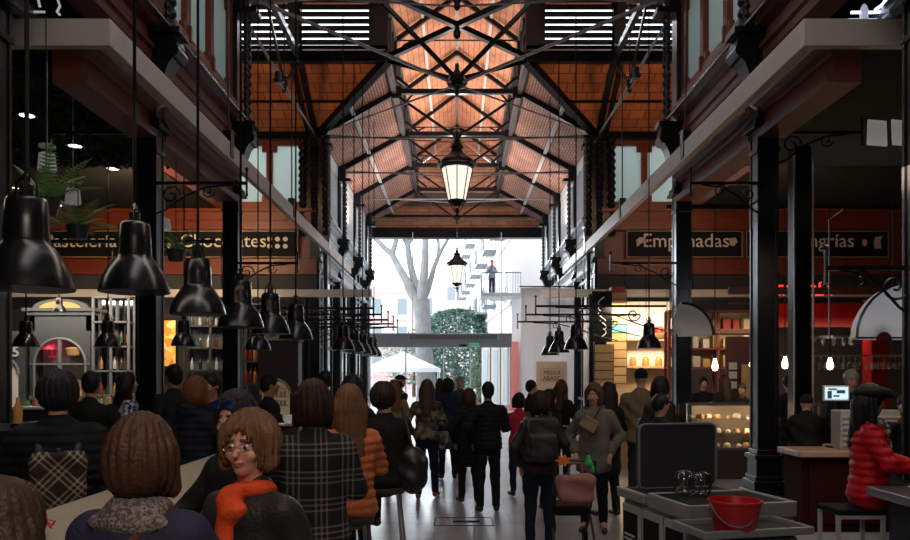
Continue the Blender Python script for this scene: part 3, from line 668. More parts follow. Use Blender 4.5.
class Blob:
    def __init__(s, k=0.03): s.p = []; s.k = k
    def c(s, a, b, ra, rb=None, ax=1.0, op='+', k=None): s.p.append(('c', np.array(a, float), np.array(b, float), ra, ra if rb is None else rb, ax, op, s.k if k is None else k)); return s
    def e(s, c, r, R=None, op='+', k=None): s.p.append(('e', np.array(c, float), np.array(r, float), R, None, None, op, s.k if k is None else k)); return s
    def b(s, c, hs, r, R=None, op='+', k=None): s.p.append(('b', np.array(c, float), np.array(hs, float), R, r, None, op, s.k if k is None else k)); return s
    def bounds(s, q):
        if q[0] == 'c':
            r = max(q[3], q[4])*max(1, q[5]); return np.minimum(q[1], q[2])-r, np.maximum(q[1], q[2])+r
        r = float(np.max(q[2])) if q[3] is not None else q[2]
        if q[0] == 'b': r = (np.linalg.norm(q[2])+q[4]) if q[3] is not None else q[2]+q[4]
        return q[1]-r, q[1]+r
    def mesh(s, h, disp=None):
        lo = np.min([s.bounds(q)[0] for q in s.p if q[6] == '+'], 0)-3*h; hi = np.max([s.bounds(q)[1] for q in s.p if q[6] == '+'], 0)+3*h
        n = np.maximum(4, np.ceil((hi-lo)/h).astype(int)+1); f = np.full(tuple(n), 1.0)
        gx = [lo[i]+h*np.arange(n[i]) for i in range(3)]
        for q in s.p:
            a, b = s.bounds(q); k = q[7]; mg = k+4*h+0.02
            i0 = np.clip(np.floor((a-mg-lo)/h).astype(int), 0, n-1); i1 = np.clip(np.ceil((b+mg-lo)/h).astype(int)+1, 1, n)
            if (i1 <= i0).any(): continue
            X = gx[0][i0[0]:i1[0]][:, None, None]; Y = gx[1][i0[1]:i1[1]][None, :, None]; Z = gx[2][i0[2]:i1[2]][None, None, :]
            if q[0] == 'c':
                A, B, ra, rb, ax = q[1], q[2], q[3], q[4], q[5]
                pa = [(X-A[0])/ax, Y-A[1], Z-A[2]]; ba = (B-A)*np.array([1/ax, 1, 1]); L = max(1e-9, float(ba@ba))
                t = np.clip((pa[0]*ba[0]+pa[1]*ba[1]+pa[2]*ba[2])/L, 0, 1)
                d = np.sqrt((pa[0]-t*ba[0])**2+(pa[1]-t*ba[1])**2+(pa[2]-t*ba[2])**2)-(ra+t*(rb-ra))
            else:
                p = [X-q[1][0], Y-q[1][1], Z-q[1][2]]
                if q[3] is not None:
                    R = q[3]; p = [p[0]*R[0, i]+p[1]*R[1, i]+p[2]*R[2, i] for i in range(3)]
                if q[0] == 'e':
                    r = q[2]; k0 = np.sqrt((p[0]/r[0])**2+(p[1]/r[1])**2+(p[2]/r[2])**2); k1 = np.sqrt((p[0]/r[0]**2)**2+(p[1]/r[1]**2)**2+(p[2]/r[2]**2)**2)
                    d = k0*(k0-1)/np.maximum(k1, 1e-6)
                else:
                    u = [np.abs(p[i])-q[2][i] for i in range(3)]
                    d = np.sqrt(np.maximum(u[0], 0)**2+np.maximum(u[1], 0)**2+np.maximum(u[2], 0)**2)+np.minimum(np.maximum(np.maximum(u[0], u[1]), u[2]), 0)-q[4]
            g = f[i0[0]:i1[0], i0[1]:i1[1], i0[2]:i1[2]]
            if q[6] == '+':
                w = np.maximum(k-np.abs(g-d), 0)/max(k, 1e-6); g[...] = np.minimum(g, d)-w*w*k*0.25
            else:
                d = -d; w = np.maximum(k-np.abs(g-d), 0)/max(k, 1e-6); g[...] = np.maximum(g, d)+w*w*k*0.25
        if disp is not None:
            X = gx[0][:, None, None]; Y = gx[1][None, :, None]; Z = gx[2][None, None, :]; f = f+disp(X, Y, Z)
        # close at the border
        f[0], f[-1], f[:, 0], f[:, -1] = 1, 1, 1, 1; f[:, :, 0] = 1; f[:, :, -1] = 1
        return surfnets(f, lo, h)
def blob_obj(name, blob, h, mat, parent=None, disp=None, label=None, classify=None):
    v, f = blob.mesh(h, disp); me = bpy.data.meshes.new(name)
    me.from_pydata(v.tolist() if len(v) else [], [], f.tolist() if len(f) else [])
    for m in (mat if isinstance(mat, (list, tuple)) else [mat]): me.materials.append(m)
    if classify is not None and len(f):
        cen = v[f].mean(1); me.polygons.foreach_set('material_index', classify(cen).astype(np.int32))
    me.polygons.foreach_set('use_smooth', [True]*len(me.polygons)); me.update()
    o = bpy.data.objects.new(name, me); COL.objects.link(o)
    if parent is not None: o.parent = parent
    if label: o['label'] = label
    return o
def Rz(a): c, s = math.cos(a), math.sin(a); return np.array([[c, -s, 0], [s, c, 0], [0, 0, 1]])
def Rx(a): c, s = math.cos(a), math.sin(a); return np.array([[1, 0, 0], [0, c, -s], [0, s, c]])
def Ry(a): c, s = math.cos(a), math.sin(a); return np.array([[c, 0, s], [0, 1, 0], [-s, 0, c]])

def folds(seed, amp=0.006, f=14):
    r = random.Random(seed); a = [(r.uniform(.5, 1.3)*f, r.uniform(.5, 1.3)*f, r.uniform(.5, 1.3)*f, r.uniform(0, 6)) for _ in range(4)]
    return lambda X, Y, Z: sum(amp*0.5*np.sin(p*X+q*Z+w)*np.cos(q*Y-r_*Z+w) for p, q, r_, w in a)
def puff(amp=0.010, step=0.062, seed=1):
    g = folds(seed, 0.004, 25)
    return lambda X, Y, Z: amp*(0.6-np.abs(np.sin(Z*PI/step)))+g(X, Y, Z)
def strands(R, c, amp=0.004):
    def g(X, Y, Z):
        x = (X-c[0])*R[0, 0]+(Y-c[1])*R[1, 0]; y = (X-c[0])*R[0, 1]+(Y-c[1])*R[1, 1]
        a = np.arctan2(y, x); return amp*(np.sin(a*23+Z*9)+0.7*np.sin(a*41-Z*17+1)) 
    return g
SK = {'fair': (0.50, 0.27, 0.19), 'tan': (0.36, 0.17, 0.105), 'rosy': (0.52, 0.24, 0.17)}
ARMS = {  # elbow, wrist, finger direction for the right side (x mirrored), relative to the shoulder height
 'down': ((.25, -.04, -.28), (.25, .04, -.52), (0.02, .15, -1)),
 'pocket': ((.29, -.10, -.26), (.21, .06, -.46), (-.3, .5, -.8)),
 'hold': ((.25, .02, -.27), (.10, .24, -.22), (-.5, .7, .3)),
 'phone': ((.24, .06, -.26), (.07, .24, -.10), (-.4, .3, .8)),
 'table': ((.27, .12, -.26), (.12, .34, -.30), (-.5, .9, -.1)),
 'face': ((.22, .16, -.24), (.08, .20, .02), (-.5, .2, .8)),
 'cross': ((.26, .03, -.27), (-.02, .20, -.24), (-1, .1, .1)),
 'strap': ((.26, -.02, -.24), (.15, .13, -.03), (-.5, .1, .7)),
 'reach': ((.27, .20, -.20), (.14, .46, -.22), (-.1, 1, -.1)),
}
PEOPLE = []
def person(label, X, Y, top, yaw=0, pose='stand', arms=('down', 'down'), head=(0, 0), hair=('short', (0.03, 0.018, 0.012)), skin='fair',
           coat=dict(c=(0.03, 0.03, 0.035)), legs=(0.02, 0.022, 0.03), shoes=(0.03, 0.025, 0.025), lean=0.0, sex='f', extras=(), face=True, det=1.0, group=None, stride=0.0):
    rnd = random.Random(label); th = math.radians(yaw)
    t = thing('person', (X, Y, 0), label, 'person', group); t.rotation_euler = (0, 0, th)
    h = max(0.0085, min(0.021, math.hypot(X, Y)*0.0018))/det
    if pose == 'stand': s = top/1.72; hip = 0.92*s
    else: s = 1.0; hip = top-0.80
    sit = pose != 'stand'
    shz = hip+0.475*s; nk = hip+0.51*s; hcz = hip+0.69*s
    L = lambda z: lean*max(0, z-hip)
    wsh = (0.172 if sex == 'f' else 0.195)*s
    def V(x, y, z): return (x, y+L(z), z)
    # joints
    J = {}
    for sd, arm in ((-1, arms[0]), (1, arms[1])):
        e, w, d = ARMS[arm]; base = L(shz)
        J[sd] = ((sd*(wsh-.01), base, shz-0.045), (sd*e[0]*s, base+e[1]*s, shz+e[2]*s), (sd*w[0]*s, base+w[1]*s, shz+w[2]*s), np.array((sd*d[0], d[1], d[2])))
    leg = {}
    for sd in (-1, 1):
        if sit: leg[sd] = ((sd*.09, 0, hip-0.02), (sd*.12, .42, hip-0.01), (sd*.11, .36, hip-0.44), (sd*.12, .50, hip-0.49))
        else:
            st_ = sd*stride
            leg[sd] = ((sd*.085*s, 0, hip-0.02), (sd*.10*s, .02+st_*0.5, .49*s), (sd*.11*s, -.03+st_, .09*s), (sd*.135*s, .12*s+st_, .035))
    # head frame
    hy = math.radians(head[0]); hp = math.radians(head[1]); R = Rz(hy) @ Rx(hp)
    hc = np.array(V(0, 0.015, hcz)); ho = lambda *p: hc+R @ (np.array(p)*s)
    B = Blob(0.03)
    B.c(V(0, 0, hip), V(0, 0, shz-0.08), .095*s, .10*s, 1.3); B.c((-wsh+.02, L(shz), shz-0.03), (wsh-.02, L(shz), shz-.03), .045*s)
    B.c(V(0, -.01, shz), tuple(hc+np.array((0, -.012, -.06))), .055*s, .050*s)
    for sd in (-1, 1):
        a, e, w, d = J[sd]; B.c(a, e, .045*s, .037*s); B.c(e, w, .037*s, .026*s)
        q = leg[sd]; B.c(q[0], q[1], .075*s, .052*s); B.c(q[1], q[2], .05*s, .035*s); B.c(q[2], q[3], .035*s, .028*s)
        # hand: palm, four fingers of unequal length, thumb leaving the side of the palm
        d = d/np.linalg.norm(d); w = np.array(w); side = np.cross(d, (0, 0, 1.0)) if abs(d[2]) < .9 else np.array((0, 1.0, 0)); side = side/np.linalg.norm(side); nrm = np.cross(side, d)
        p1 = w+d*0.075*s; B.c(w, p1-d*0.01, .022*s, .026*s, k=.015)
        for i, ln in enumerate((.062, .072, .068, .052)):
            b0 = p1+side*((i-1.5)*.018*s); m1 = b0+d*ln*.55*s-nrm*.006; m2 = b0+d*ln*s-nrm*.026
            B.c(b0, m1, .0095*s, .009*s, k=.008); B.c(m1, m2, .009*s, .008*s, k=.008)
        tb = w+d*.03*s+side*.024*s; B.c(tb, tb+(side*.6+d)*.035*s, .012*s, .011*s, k=.01); B.c(tb+(side*.6+d)*.035*s, tb+(side*.3+d*1.1)*.07*s-nrm*.01, .011*s, .009*s, k=.008)
    B.e(ho(0, -.012, .022), np.array((.074, .092, .094))*s, R); B.e(ho(0, .025, -.045), np.array((.054, .062, .070))*s, R); B.e(ho(0, .062, -.092), np.array((.022, .018, .018))*s, R, k=.02)
    if face:
        B.c(ho(0, .082, .012), ho(0, .103, -.026), .007*s, .011*s, k=.012)
        for sd in (-1, 1):
            B.e(ho(sd*.031, .096, .008), np.array((.018, .012, .011))*s, R, '-', .01)
            B.e(ho(sd*.031, .072, .006), np.array((.015, .015, .012))*s, R, k=.003)
            B.e(ho(sd*.030, .084, .030), np.array((.020, .008, .006))*s, R, k=.008)
            B.e(ho(sd*.077, -.002, -.005), np.array((.010, .018, .030))*s, R, k=.008); B.e(ho(sd*.04, .06, -.03), np.array((.025, .02, .02))*s, R, k=.02)
        B.e(ho(0, .083, -.056), np.array((.024, .012, .006))*s, R, k=.004); B.e(ho(0, .081, -.067), np.array((.020, .012, .006))*s, R, k=.004)
    def cls(cn):
        q = (cn-hc) @ R/s; o = np.zeros(len(cn))
        for sd in (-1, 1):
            dx = np.abs(q[:, 0]-sd*.031); dz = np.abs(q[:, 2]-.006)
            o[(dx < .0145) & (dz < .0075) & (q[:, 1] > .062)] = 1
            o[(dx < .0065) & (dz < .0075) & (q[:, 1] > .062)] = 2
            o[(np.abs(q[:, 0]-sd*.031) < .022) & (np.abs(q[:, 2]-.031) < .0045) & (q[:, 1] > .06)] = 4
        o[(np.abs(q[:, 0]) < .025) & (np.abs(q[:, 2]+.0615) < .0085) & (q[:, 1] > .07)] = 3
        return o
    hcol = hair[1]
    sm = [M('skin_'+skin, SK[skin], .5, spec=.4, noise=.12, nscale=20), M('eye_white', (.6, .58, .55), .3), M('iris_brown', (.03, .018, .012), .2), M('lips', (.40, .09, .08), .45), M('brow_%02x' % int(hcol[0]*255), tuple(v*.7 for v in hcol), .8)]
    blob_obj('body', B, h, sm, t, classify=cls)
    hm = M('hair_%02x%02x%02x' % tuple(int(v*255) for v in hcol), hcol, .5, spec=.22, noise=.35, nscale=30, bump=.3, bscale=90)
    # hair
    H = Blob(.03); st_ = hair[0]
    if st_ in ('short', 'bob', 'long', 'bun', 'curly', 'ponytail', 'tied', 'wavy'):
        th_ = .011 if st_ == 'short' else .02
        H.e(ho(0, -.016, .028), np.array((.076+th_, .093+th_, .096+th_))*s, R)
        if st_ == 'short':
            H.e(ho(0, -.055, -.035), np.array((.066, .052, .06))*s, R)
        if st_ == 'bob':
            H.e(ho(0, -.03, -.03), np.array((.106, .100, .112))*s, R); 
            for sd in (-1, 1): H.c(ho(sd*.078, .0, .02), ho(sd*.084, .028, -.105), .035*s, .028*s)
        if st_ == 'long':
            H.e(ho(0, -.03, -.03), np.array((.100, .095, .11))*s, R); H.c(ho(0, -.05, -.05), V(0, -.10, shz-.13*s), .085*s, .055*s, 1.45)
            for sd in (-1, 1): H.c(ho(sd*.078, .0, .0), V(sd*.10, .02, shz-.04), .03*s, .025*s)
        if st_ == 'curly': H.e(ho(0, -.025, .01), np.array((.115, .115, .12))*s, R)
        if st_ == 'wavy':
            H.e(ho(0, -.035, .015), np.array((.106, .105, .112))*s, R); H.e(ho(0, -.05, -.07), np.array((.092, .07, .06))*s, R)
            for sd in (-1, 1): H.c(ho(sd*.082, .01, .05), ho(sd*.092, .012, -.07), .030*s, .026*s)
        if st_ == 'bun': H.e(ho(0, -.10, .08), np.array((.045, .04, .045))*s, R)
        if st_ in ('ponytail', 'tied'): H.c(ho(0, -.11, .03), ho(0, -.14, -.16), .035*s, .02*s)
        if st_ == 'short':
            H.e(ho(0, .115, -.05), np.array((.088, .082, .100))*s, R, '-', .01)
            for sd in (-1, 1): H.e(ho(sd*.09, .02, -.03), np.array((.03, .035, .045))*s, R, '-', .01)
        elif st_ == 'wavy':
            H.e(ho(.006, .135, -.030), np.array((.074, .112, .108))*s, R, '-', .02)
        else:
            H.e(ho(0, .130, -.035), np.array((.078, .105, .115))*s, R, '-', .015)
        blob_obj('hair', H, h, hm, t, disp=strands(R, hc, .0035 if st_ not in ('curly', 'wavy') else .006))
    elif st_ == 'bald':
        H.e(ho(0, -.05, -.01), np.array((.082, .062, .05))*s, R); H.e(ho(0, .10, .0), np.array((.07, .09, .12))*s, R, '-', .01); blob_obj('hair', H, h, hm, t, disp=strands(R, hc, .002))
    elif st_ == 'cap':
        H.e(ho(0, -.03, -.04), np.array((.086, .08, .09))*s, R); H.e(ho(0, .125, -.045), np.array((.066, .09, .105))*s, R, '-', .01)
        blob_obj('hair', H, h, hm, t, disp=strands(R, hc, .003))
        C = Blob(.015); C.e(ho(0, -.012, .06), np.array((.092, .106, .075))*s, R); C.e(ho(0, -.012, .0), np.array((.14, .16, .045))*s, R, '-', .01); C.e(ho(0, .10, .055), np.array((.06, .055, .010))*s, R)
        blob_obj('cap', C, h, fabric(hair[2] if len(hair) > 2 else (.02, .02, .025)), t)
    elif st_ == 'beanie':
        C = Blob(.02); C.e(ho(0, -.015, .04), np.array((.09, .106, .10))*s, R); C.e(ho(0, .04, -.06), np.array((.14, .2, .085))*s, R, '-', .01); blob_obj('beanie', C, h, fabric(hair[1]), t)
    # upper garment
    c = dict(coat); pad = c.get('pad', .022); T = Blob(.035); hem = c.get('hem', .10)
    T.c(V(0, 0, hip+.05), V(0, 0, shz-.09), (.10+pad)*s, (.105+pad)*s, 1.3)
    T.c((-wsh+.03, L(shz), shz-.05), (wsh-.03, L(shz), shz-.05), (.046+pad*.8)*s); T.c(V(-wsh+.03, 0, shz-.045), V(0, -.01, nk-.03), (.035+pad*.5)*s, (.05+pad*.5)*s); T.c(V(wsh-.03, 0, shz-.045), V(0, -.01, nk-.03), (.035+pad*.5)*s, (.05+pad*.5)*s)
    T.c(V(0, -.01, shz), V(0, -.01, nk-.0), (.07+pad)*s, (.052+pad*.6)*s)
    zh = hip-hem*s
    if hem > .02 and not sit: T.c(V(0, 0, hip+.05), (0, 0, zh+.06), (.10+pad)*s, (.12+pad)*s, 1.28)
    elif sit: T.c(V(0, 0, hip+.05), (0, .0, hip-.03), (.10+pad)*s, (.13+pad)*s, 1.28)
    if not sit: T.b((0, 0, zh-.25), (.5, .5, .25), .0, op='-', k=.01)
    for sd in (-1, 1):
        a, e, w, d = J[sd]; e = np.array(e); w = np.array(w)
        T.c(a, e, (.044+pad*.85)*s, (.036+pad*.75)*s); T.c(e, e+(w-e)*.93, (.036+pad*.75)*s, (.027+pad*.6)*s, k=.02)
    if c.get('hood'): T.e(V(0, -.095, shz+.045), (.125*s, .07*s, .075*s), k=.03)
    T.e(V(0, .10, nk+.07), (.05, .08, .05), op='-', k=.02)
    cm = c['m'] if 'm' in c else fabric(c['c'], c.get('rough', .8))
    dsp = puff(seed=len(label)) if c.get('puffer') else folds(len(label)+int(X*10), .011 if not c.get('stiff') else .005, 16)
    blob_obj(c.get('name', 'jacket'), T, h, cm, t, disp=dsp)
    # legs
    P = Blob(.03); P.c((0, 0, hip+.04), (0, 0, hip-.03), .115*s, .115*s, 1.25)
    for sd in (-1, 1):
        q = leg[sd]; P.c(q[0], q[1], .092*s, .065*s); an = np.array(q[2]); kn = np.array(q[1]); P.c(kn, an+(kn-an)*.04, .065*s, .052*s)
    blob_obj('trousers', P, h*1.15, fabric(legs), t, disp=folds(len(label), .006, 18))
    for sd in (-1, 1):
        q = leg[sd]; S = Blob(.02); S.c(np.array(q[2])+(0, -.02, -.035), np.array(q[3])+(0, .03, -.0), .038*s, .034*s); S.c(q[2], np.array(q[2])+(0, 0, -.02), .045*s, .042*s)
        S.b((q[3][0], q[3][1], q[3][2]-.135 if not sit else q[3][2]-.15), (.3, .4, .1), 0, op='-', k=.004); blob_obj('shoe', S, h, M('shoe_%02x' % int(shoes[0]*255), shoes, .5), t)
    for ex in extras:
        if ex[0] == 'scarf':
            E = Blob(.03); E.e(V(0, .005, nk+.005), (.10*s, .095*s, .048*s)); E.c(V(.02, .085, nk-.0), V(.03, .135, shz-.16), .036, .03, 1.3); E.e(V(0, .11, nk-.05), (.06, .04, .05))
            if len(ex) > 2: E = Blob(.03); E.e(V(0, -.005, nk+.01), (.115*s, .105*s, .06*s)); E.e(V(0, -.06, nk-.02), (.15*s, .07*s, .045*s))
            blob_obj('scarf', E, h, ex[1] if not isinstance(ex[1], tuple) else fabric(ex[1]), t, disp=folds(3, .012, 30))
        if ex[0] == 'glasses':
            m = MB()
            for sd in (-1, 1):
                cc = [ho(sd*.031+.020*math.cos(a*PI/8), .104, .003+.0145*math.sin(a*PI/8)) for a in range(17)]; m.tube(cc, .0016, 5)
                m.tube([ho(sd*.051, .103, .008), ho(sd*.078, .03, .008), ho(sd*.078, -.01, .0)], .0016, 5)
            m.tube([ho(-.011, .105, .006), ho(.011, .105, .006)], .0016, 5); g = m.build('eyeglasses', M('thin_metal', (.25, .2, .15), .3, metal=1), None); g.parent = t
        if ex[0] == 'sunglasses':
            m = MB()
            for sd in (-1, 1): m.lathe([(.0, -.004), (.027, -.003), (.027, .003), (0, .004)], (0, 0, 0), 16)
            k = len(m.v)//2
            for i in range(len(m.v)):
                a, b_, c_ = m.v[i]; sd = -1 if i < k else 1; m.v[i] = tuple(ho(sd*.033+a, .082+c_-abs(a)*.1, .088+b_*.85))
            m.tube([ho(-.062, .075, .088), ho(-.092, .0, .07), ho(-.088, -.04, .05)], .003, 5); m.tube([ho(.062, .075, .088), ho(.092, .0, .07), ho(.088, -.04, .05)], .003, 5); m.tube([ho(-.01, .085, .09), ho(.01, .085, .09)], .003, 5)
            g = m.build('sunglasses', M('blue_mirror', (.05, .10, .45), .12, metal=.9), None); g.parent = t
        if ex[0] == 'strap':   # bag strap across the back and chest
            sd = ex[2]; m = MB(); r = .138+pad
            ring = []
            for i in range(25):
                a = 2*PI*i/24; x = -math.cos(a)*.155*sd; zz = shz+.02+(hip-.0-shz)*(0.5+0.5*math.cos(a)) if 0 else 0
                f_ = (1-math.cos(a))/2; z = (shz+.055)*(1-f_)+(hip-.02)*f_; x = sd*(.10*(1-f_)-.17*f_)*1.0; y = math.sin(a)*(r+.01)
                if f_ < .1: y *= .8
                ring.append(V(x, y, z))
            m.tube(ring, .011, 5); g = m.build('bag_strap', fabric(ex[1]), None); g.parent = t
    return t, J, dict(hip=hip, shz=shz, nk=nk, L=L, s=s)
def held(name, blob, h, mat, at, yaw, label, cat, disp=None, parts=()):
    """thing modelled in the local frame of a person at AT turned by YAW"""
    o = blob_obj(name, blob, h, mat, None, disp)
    o.location = at; o.rotation_euler = (0, 0, math.radians(yaw)); tag(o, label, cat)
    for nm, b, mm in parts: blob_obj(nm, b, h, mm, o)
    return o
def backpack(at, yaw, zc, mat, label, mat2=None, sc=1.0, y0=-.20, name='backpack', lean=0.0):
    b = Blob(.03); b.b((0, y0-.05, zc), (.12*sc, .06, .17*sc), .035); b.b((0, y0-.13, zc-.06*sc), (.09*sc, .02, .08*sc), .025)
    ps = []
    q = Blob(.01); q.c((0, y0-.0, zc+.2*sc), (0, y0-.05, zc+.225*sc), .012); q.c((0, y0-.05, zc+.225*sc), (0, y0-.08, zc+.19*sc), .012)
    for sd in (-1, 1):
        p = Blob(.01); ps.append(p); p.c((sd*.10*sc, y0+.01, zc+.18*sc), (sd*.11, y0+.09, zc+.25), .018, .018, 1.4); p.c((sd*.12*sc, y0+.0, zc-.15), (sd*.20, y0+.12, zc-.12), .014); p.c((sd*.10*sc, y0+.0, zc+.18), (sd*.12*sc, y0+.0, zc-.15), .012)
    z = Blob(.005); z.c((-.08*sc, y0-.158, zc+.02), (.08*sc, y0-.158, zc+.02), .006)
    return held(name, b, .013, mat, at, yaw, label, 'backpack', folds(5, .008, 20), (('strap', ps[0], mat2 or mat), ('strap', ps[1], mat2 or mat), ('handle', q, mat2 or mat), ('zipper', z, chrome)))
# ================================================================== OUTDOORS
def bare_tree(x, y, label):
    t = thing('bare_tree', (x, y, 0), label, 'tree')
    rnd = random.Random(5); m = MB(); tw = MB()
    def br(p, d, r, ln, depth):
        pts = [p]; n = 4
        for i in range(n):
            d = (d+Vector((rnd.uniform(-.16, .16), rnd.uniform(-.12, .12), rnd.uniform(-.02, .12)))).normalized(); pts.append(pts[-1]+d*ln/n)
        tgt = m if depth < 3 else tw
        tgt.tube(pts, [r*(1-.42*i/n) for i in range(n+1)], 8 if depth < 3 else 4, cap=False)
        if depth >= 5: return
        for k in range(2 if depth < 2 else 3):
            a = rnd.uniform(.3, .75)*(1 if k % 2 else -1); nd = (d+Vector((a, rnd.uniform(-.35, .35), rnd.uniform(-.05, .3)))).normalized()
            br(pts[-1 if k < 2 else rnd.choice((2, 3))], nd, r*.55, ln*rnd.uniform(.62, .85), depth+1)
    m.tube([(x+.1, y, 0), (x, y, 1.5), (x-.15, y, 3.4), (x-.2, y, 4.8), (x-.3, y, 5.9)], [.70, .50, .46, .44, .48], 12)
    for dv, r, ln in (((-.85, .1, 1.0), .30, 3.4), ((.10, -.1, 1.0), .30, 3.6), ((-.25, .3, 1.0), .26, 3.8), ((.5, .2, .9), .20, 3.0)):
        br(Vector((x-.3, y, 5.6)), Vector(dv).normalized(), r, ln, 1)
    bark = M('pale_plane_bark', (.26, .26, .26), .85, noise=.4, nscale=2.5, bump=.5, bscale=6)
    m.build('trunk', bark, t, smooth=True, recalc=False); tw.build('twigs', bark, t, recalc=False)
bare_tree(-1.7, 42, 'big bare pale-barked tree outside above the glass entrance')
def leafy(x, y, z0, z1, r, label, col, n=2600, cone=False, name='evergreen_tree', seed=1, leaf=.16):
    t = thing(name, (x, y, 0), label, 'tree'); rnd = random.Random(seed)
    MB().tube([(x, y, 0), (x, y, z0+(z1-z0)*.5)], [.16, .08], 8).build('trunk', M('brown_bark', (.12, .08, .05), .9), t)
    m = MB()
    for i in range(n):
        u = rnd.random(); a = rnd.uniform(0, 2*PI); zz = z0+(z1-z0)*u
        rr = r*((1-u)*1.0 if cone else math.sqrt(max(0.02, 1-(2*u-1)**2)))*(rnd.uniform(.55, 1.05) if rnd.random() > .15 else rnd.uniform(.9, 1.2))
        c = Vector((x+rr*math.cos(a), y+rr*math.sin(a), zz)); p = Vector((rnd.gauss(0, 1), rnd.gauss(0, 1), rnd.gauss(0, .6))).normalized()*leaf; q = Vector((rnd.gauss(0, 1), rnd.gauss(0, 1), rnd.gauss(0, 1))).normalized()*leaf*.5
        m.add([c-p, c+q, c+p, c-q], [(0, 1, 2, 3)])
    m.build('crown', M('foliage_%02x%02x' % (int(col[0]*255), int(col[1]*255)), col, .7, noise=.5, nscale=3), t, recalc=False)
leafy(.0, 54, 0.6, 6.4, 3.2, 'round dark green tree outside behind the white tent', (.09, .17, .14), 9500, seed=2)
leafy(1.15, 40, 0.2, 3.4, 1.0, 'slim pale green conifer outside by the red shopfront', (.22, .36, .26), 1800, True, 'conifer', 3, .10)
leafy(-3.4, 60, 1.0, 4.6, 2.6, 'low pale bush outside behind the tent roof', (.25, .33, .30), 1800, seed=4)
# market tent
t = thing('market_tent', (-2.9, 42, 0), 'white pop-up market tent outside under the bare tree', 'tent')
m = MB(); cx, cy, hw = -2.95, 42, 2.0
m.add([(cx-hw, cy-hw, 2.12), (cx+hw, cy-hw, 2.12), (cx+hw, cy+hw, 2.12), (cx-hw, cy+hw, 2.12), (cx, cy, 3.05)], [(0, 1, 4), (1, 2, 4), (2, 3, 4), (3, 0, 4)])
for a, b in (((cx-hw, cy-hw), (cx+hw, cy-hw)), ((cx+hw, cy-hw), (cx+hw, cy+hw)), ((cx-hw, cy-hw), (cx-hw, cy+hw))):
    m.add([(a[0], a[1], 2.12), (b[0], b[1], 2.12), (b[0], b[1], 1.9), (a[0], a[1], 1.9)], [(0, 1, 2, 3)])
m.build('canopy', frostmat('white_tarpaulin', (.9, .92, .94), .6), t, recalc=False)
for sx in (-1, 1):
    for sy in (-1, 1): MB().tube([(cx+sx*hw*.97, cy+sy*hw*.97, 0), (cx+sx*hw*.97, cy+sy*hw*.97, 2.1)], .03, 6).build('pole', whitep, t)
# buildings outside
def facade(name, p0, p1, z1, mat, label, wins=(4, 3), wz0=3.4, wsp=3.2, ww=1.0, wh=2.0, balc=True, depth=6, wmat=None, floor0=0):
    p0 = Vector((p0[0], p0[1], 0)); p1 = Vector((p1[0], p1[1], 0)); u = (p1-p0).normalized(); n = Vector((-u.y, u.x, 0))
    if n.dot(Vector((0, 20, 0))-p0) < 0 and abs(n.x) > .3 and False: n = -n
    if (p0+n).length > (p0-n).length: n = -n
    t = thing(name, p0, label, 'building'); Ln = (p1-p0).length
    def Q(a, o, z): v = p0+u*a+n*o; return (v.x, v.y, z)
    def blk(m, a0, a1, o0, o1, z0, z1_):
        m.add([Q(a0, o0, z0), Q(a1, o0, z0), Q(a1, o1, z0), Q(a0, o1, z0), Q(a0, o0, z1_), Q(a1, o0, z1_), Q(a1, o1, z1_), Q(a0, o1, z1_)], [(0,3,2,1),(4,5,6,7),(0,1,5,4),(1,2,6,5),(2,3,7,6),(3,0,4,7)])
    m = MB(); blk(m, 0, Ln, -depth, 0, 0, z1)
    for k in range(1, 6):
        z = wz0-.7+wsp*(k-1)
        if z < z1: blk(m, 0, Ln, 0, .08, z, z+.18)
    m.build('wall', mat, t)
    nc, nr = wins
    for i in range(nc):
        for j in range(nr):
            a = Ln*(i+.5)/nc; z = wz0+j*wsp
            if z+wh > z1: continue
            m = MB(); blk(m, a-ww/2-.12, a+ww/2+.12, 0, .05, z-.12, z+wh+.12); w = m.build('window', whitep, t)
            m = MB(); blk(m, a-ww/2, a+ww/2, .05, .07, z, z+wh); g = m.build('pane', wmat or M('grey_window_glass', (.22, .26, .3), .2), t)
            if balc:
                m = MB(); blk(m, a-ww*.9, a+ww*.9, 0, .75, z-.15, z-.02)
                for q in range(13):
                    aa = a-ww*.9+ww*1.8*q/12; blk(m, aa-.012, aa+.012, .72, .745, z, z+1.0)
                blk(m, a-ww*.9, a+ww*.9, .71, .75, z+.98, z+1.03); 
                for e in (-1, 1):
                    for q in range(5): blk(m, a+e*ww*.9-.012, a+e*ww*.9+.012, .1+q*.15, .12+q*.15, z, z+1.0)
                m.build('balcony', M('grey_balcony_iron', (.20, .22, .25), .5), t)
    return t
facade('apartment_building', (2.75, 38.2), (.7, 78), 16, M('off_white_render', (.72, .73, .72), .8, noise=.06), 'pale apartment building with iron balconies outside on the right', (7, 4), 6.0, 3.3, 1.1, 2.2)
facade('white_building', (4.6, 37.4), (2.75, 38.2), 17, M('white_render', (.88, .88, .88), .8), 'plain white building corner outside at the right of the opening', (1, 2), 1.0, 20, .01, .01, False)
facade('pink_building', (-30, 95), (-2, 92), 12.5, M('hazy_pink_render', (.62, .45, .42), .8, noise=.1), 'faded pink building far across the square behind the bare tree', (9, 3), 2.2, 3.4, 1.2, 2.0, False)  # distance haze is put into the pale render colour
facade('cream_building', (-2, 110), (12, 108), 15.5, M('cream_render', (.72, .68, .62), .8), 'cream building farthest away behind the round green tree', (6, 4), 2.2, 3.4, 1.2, 2.0, False)
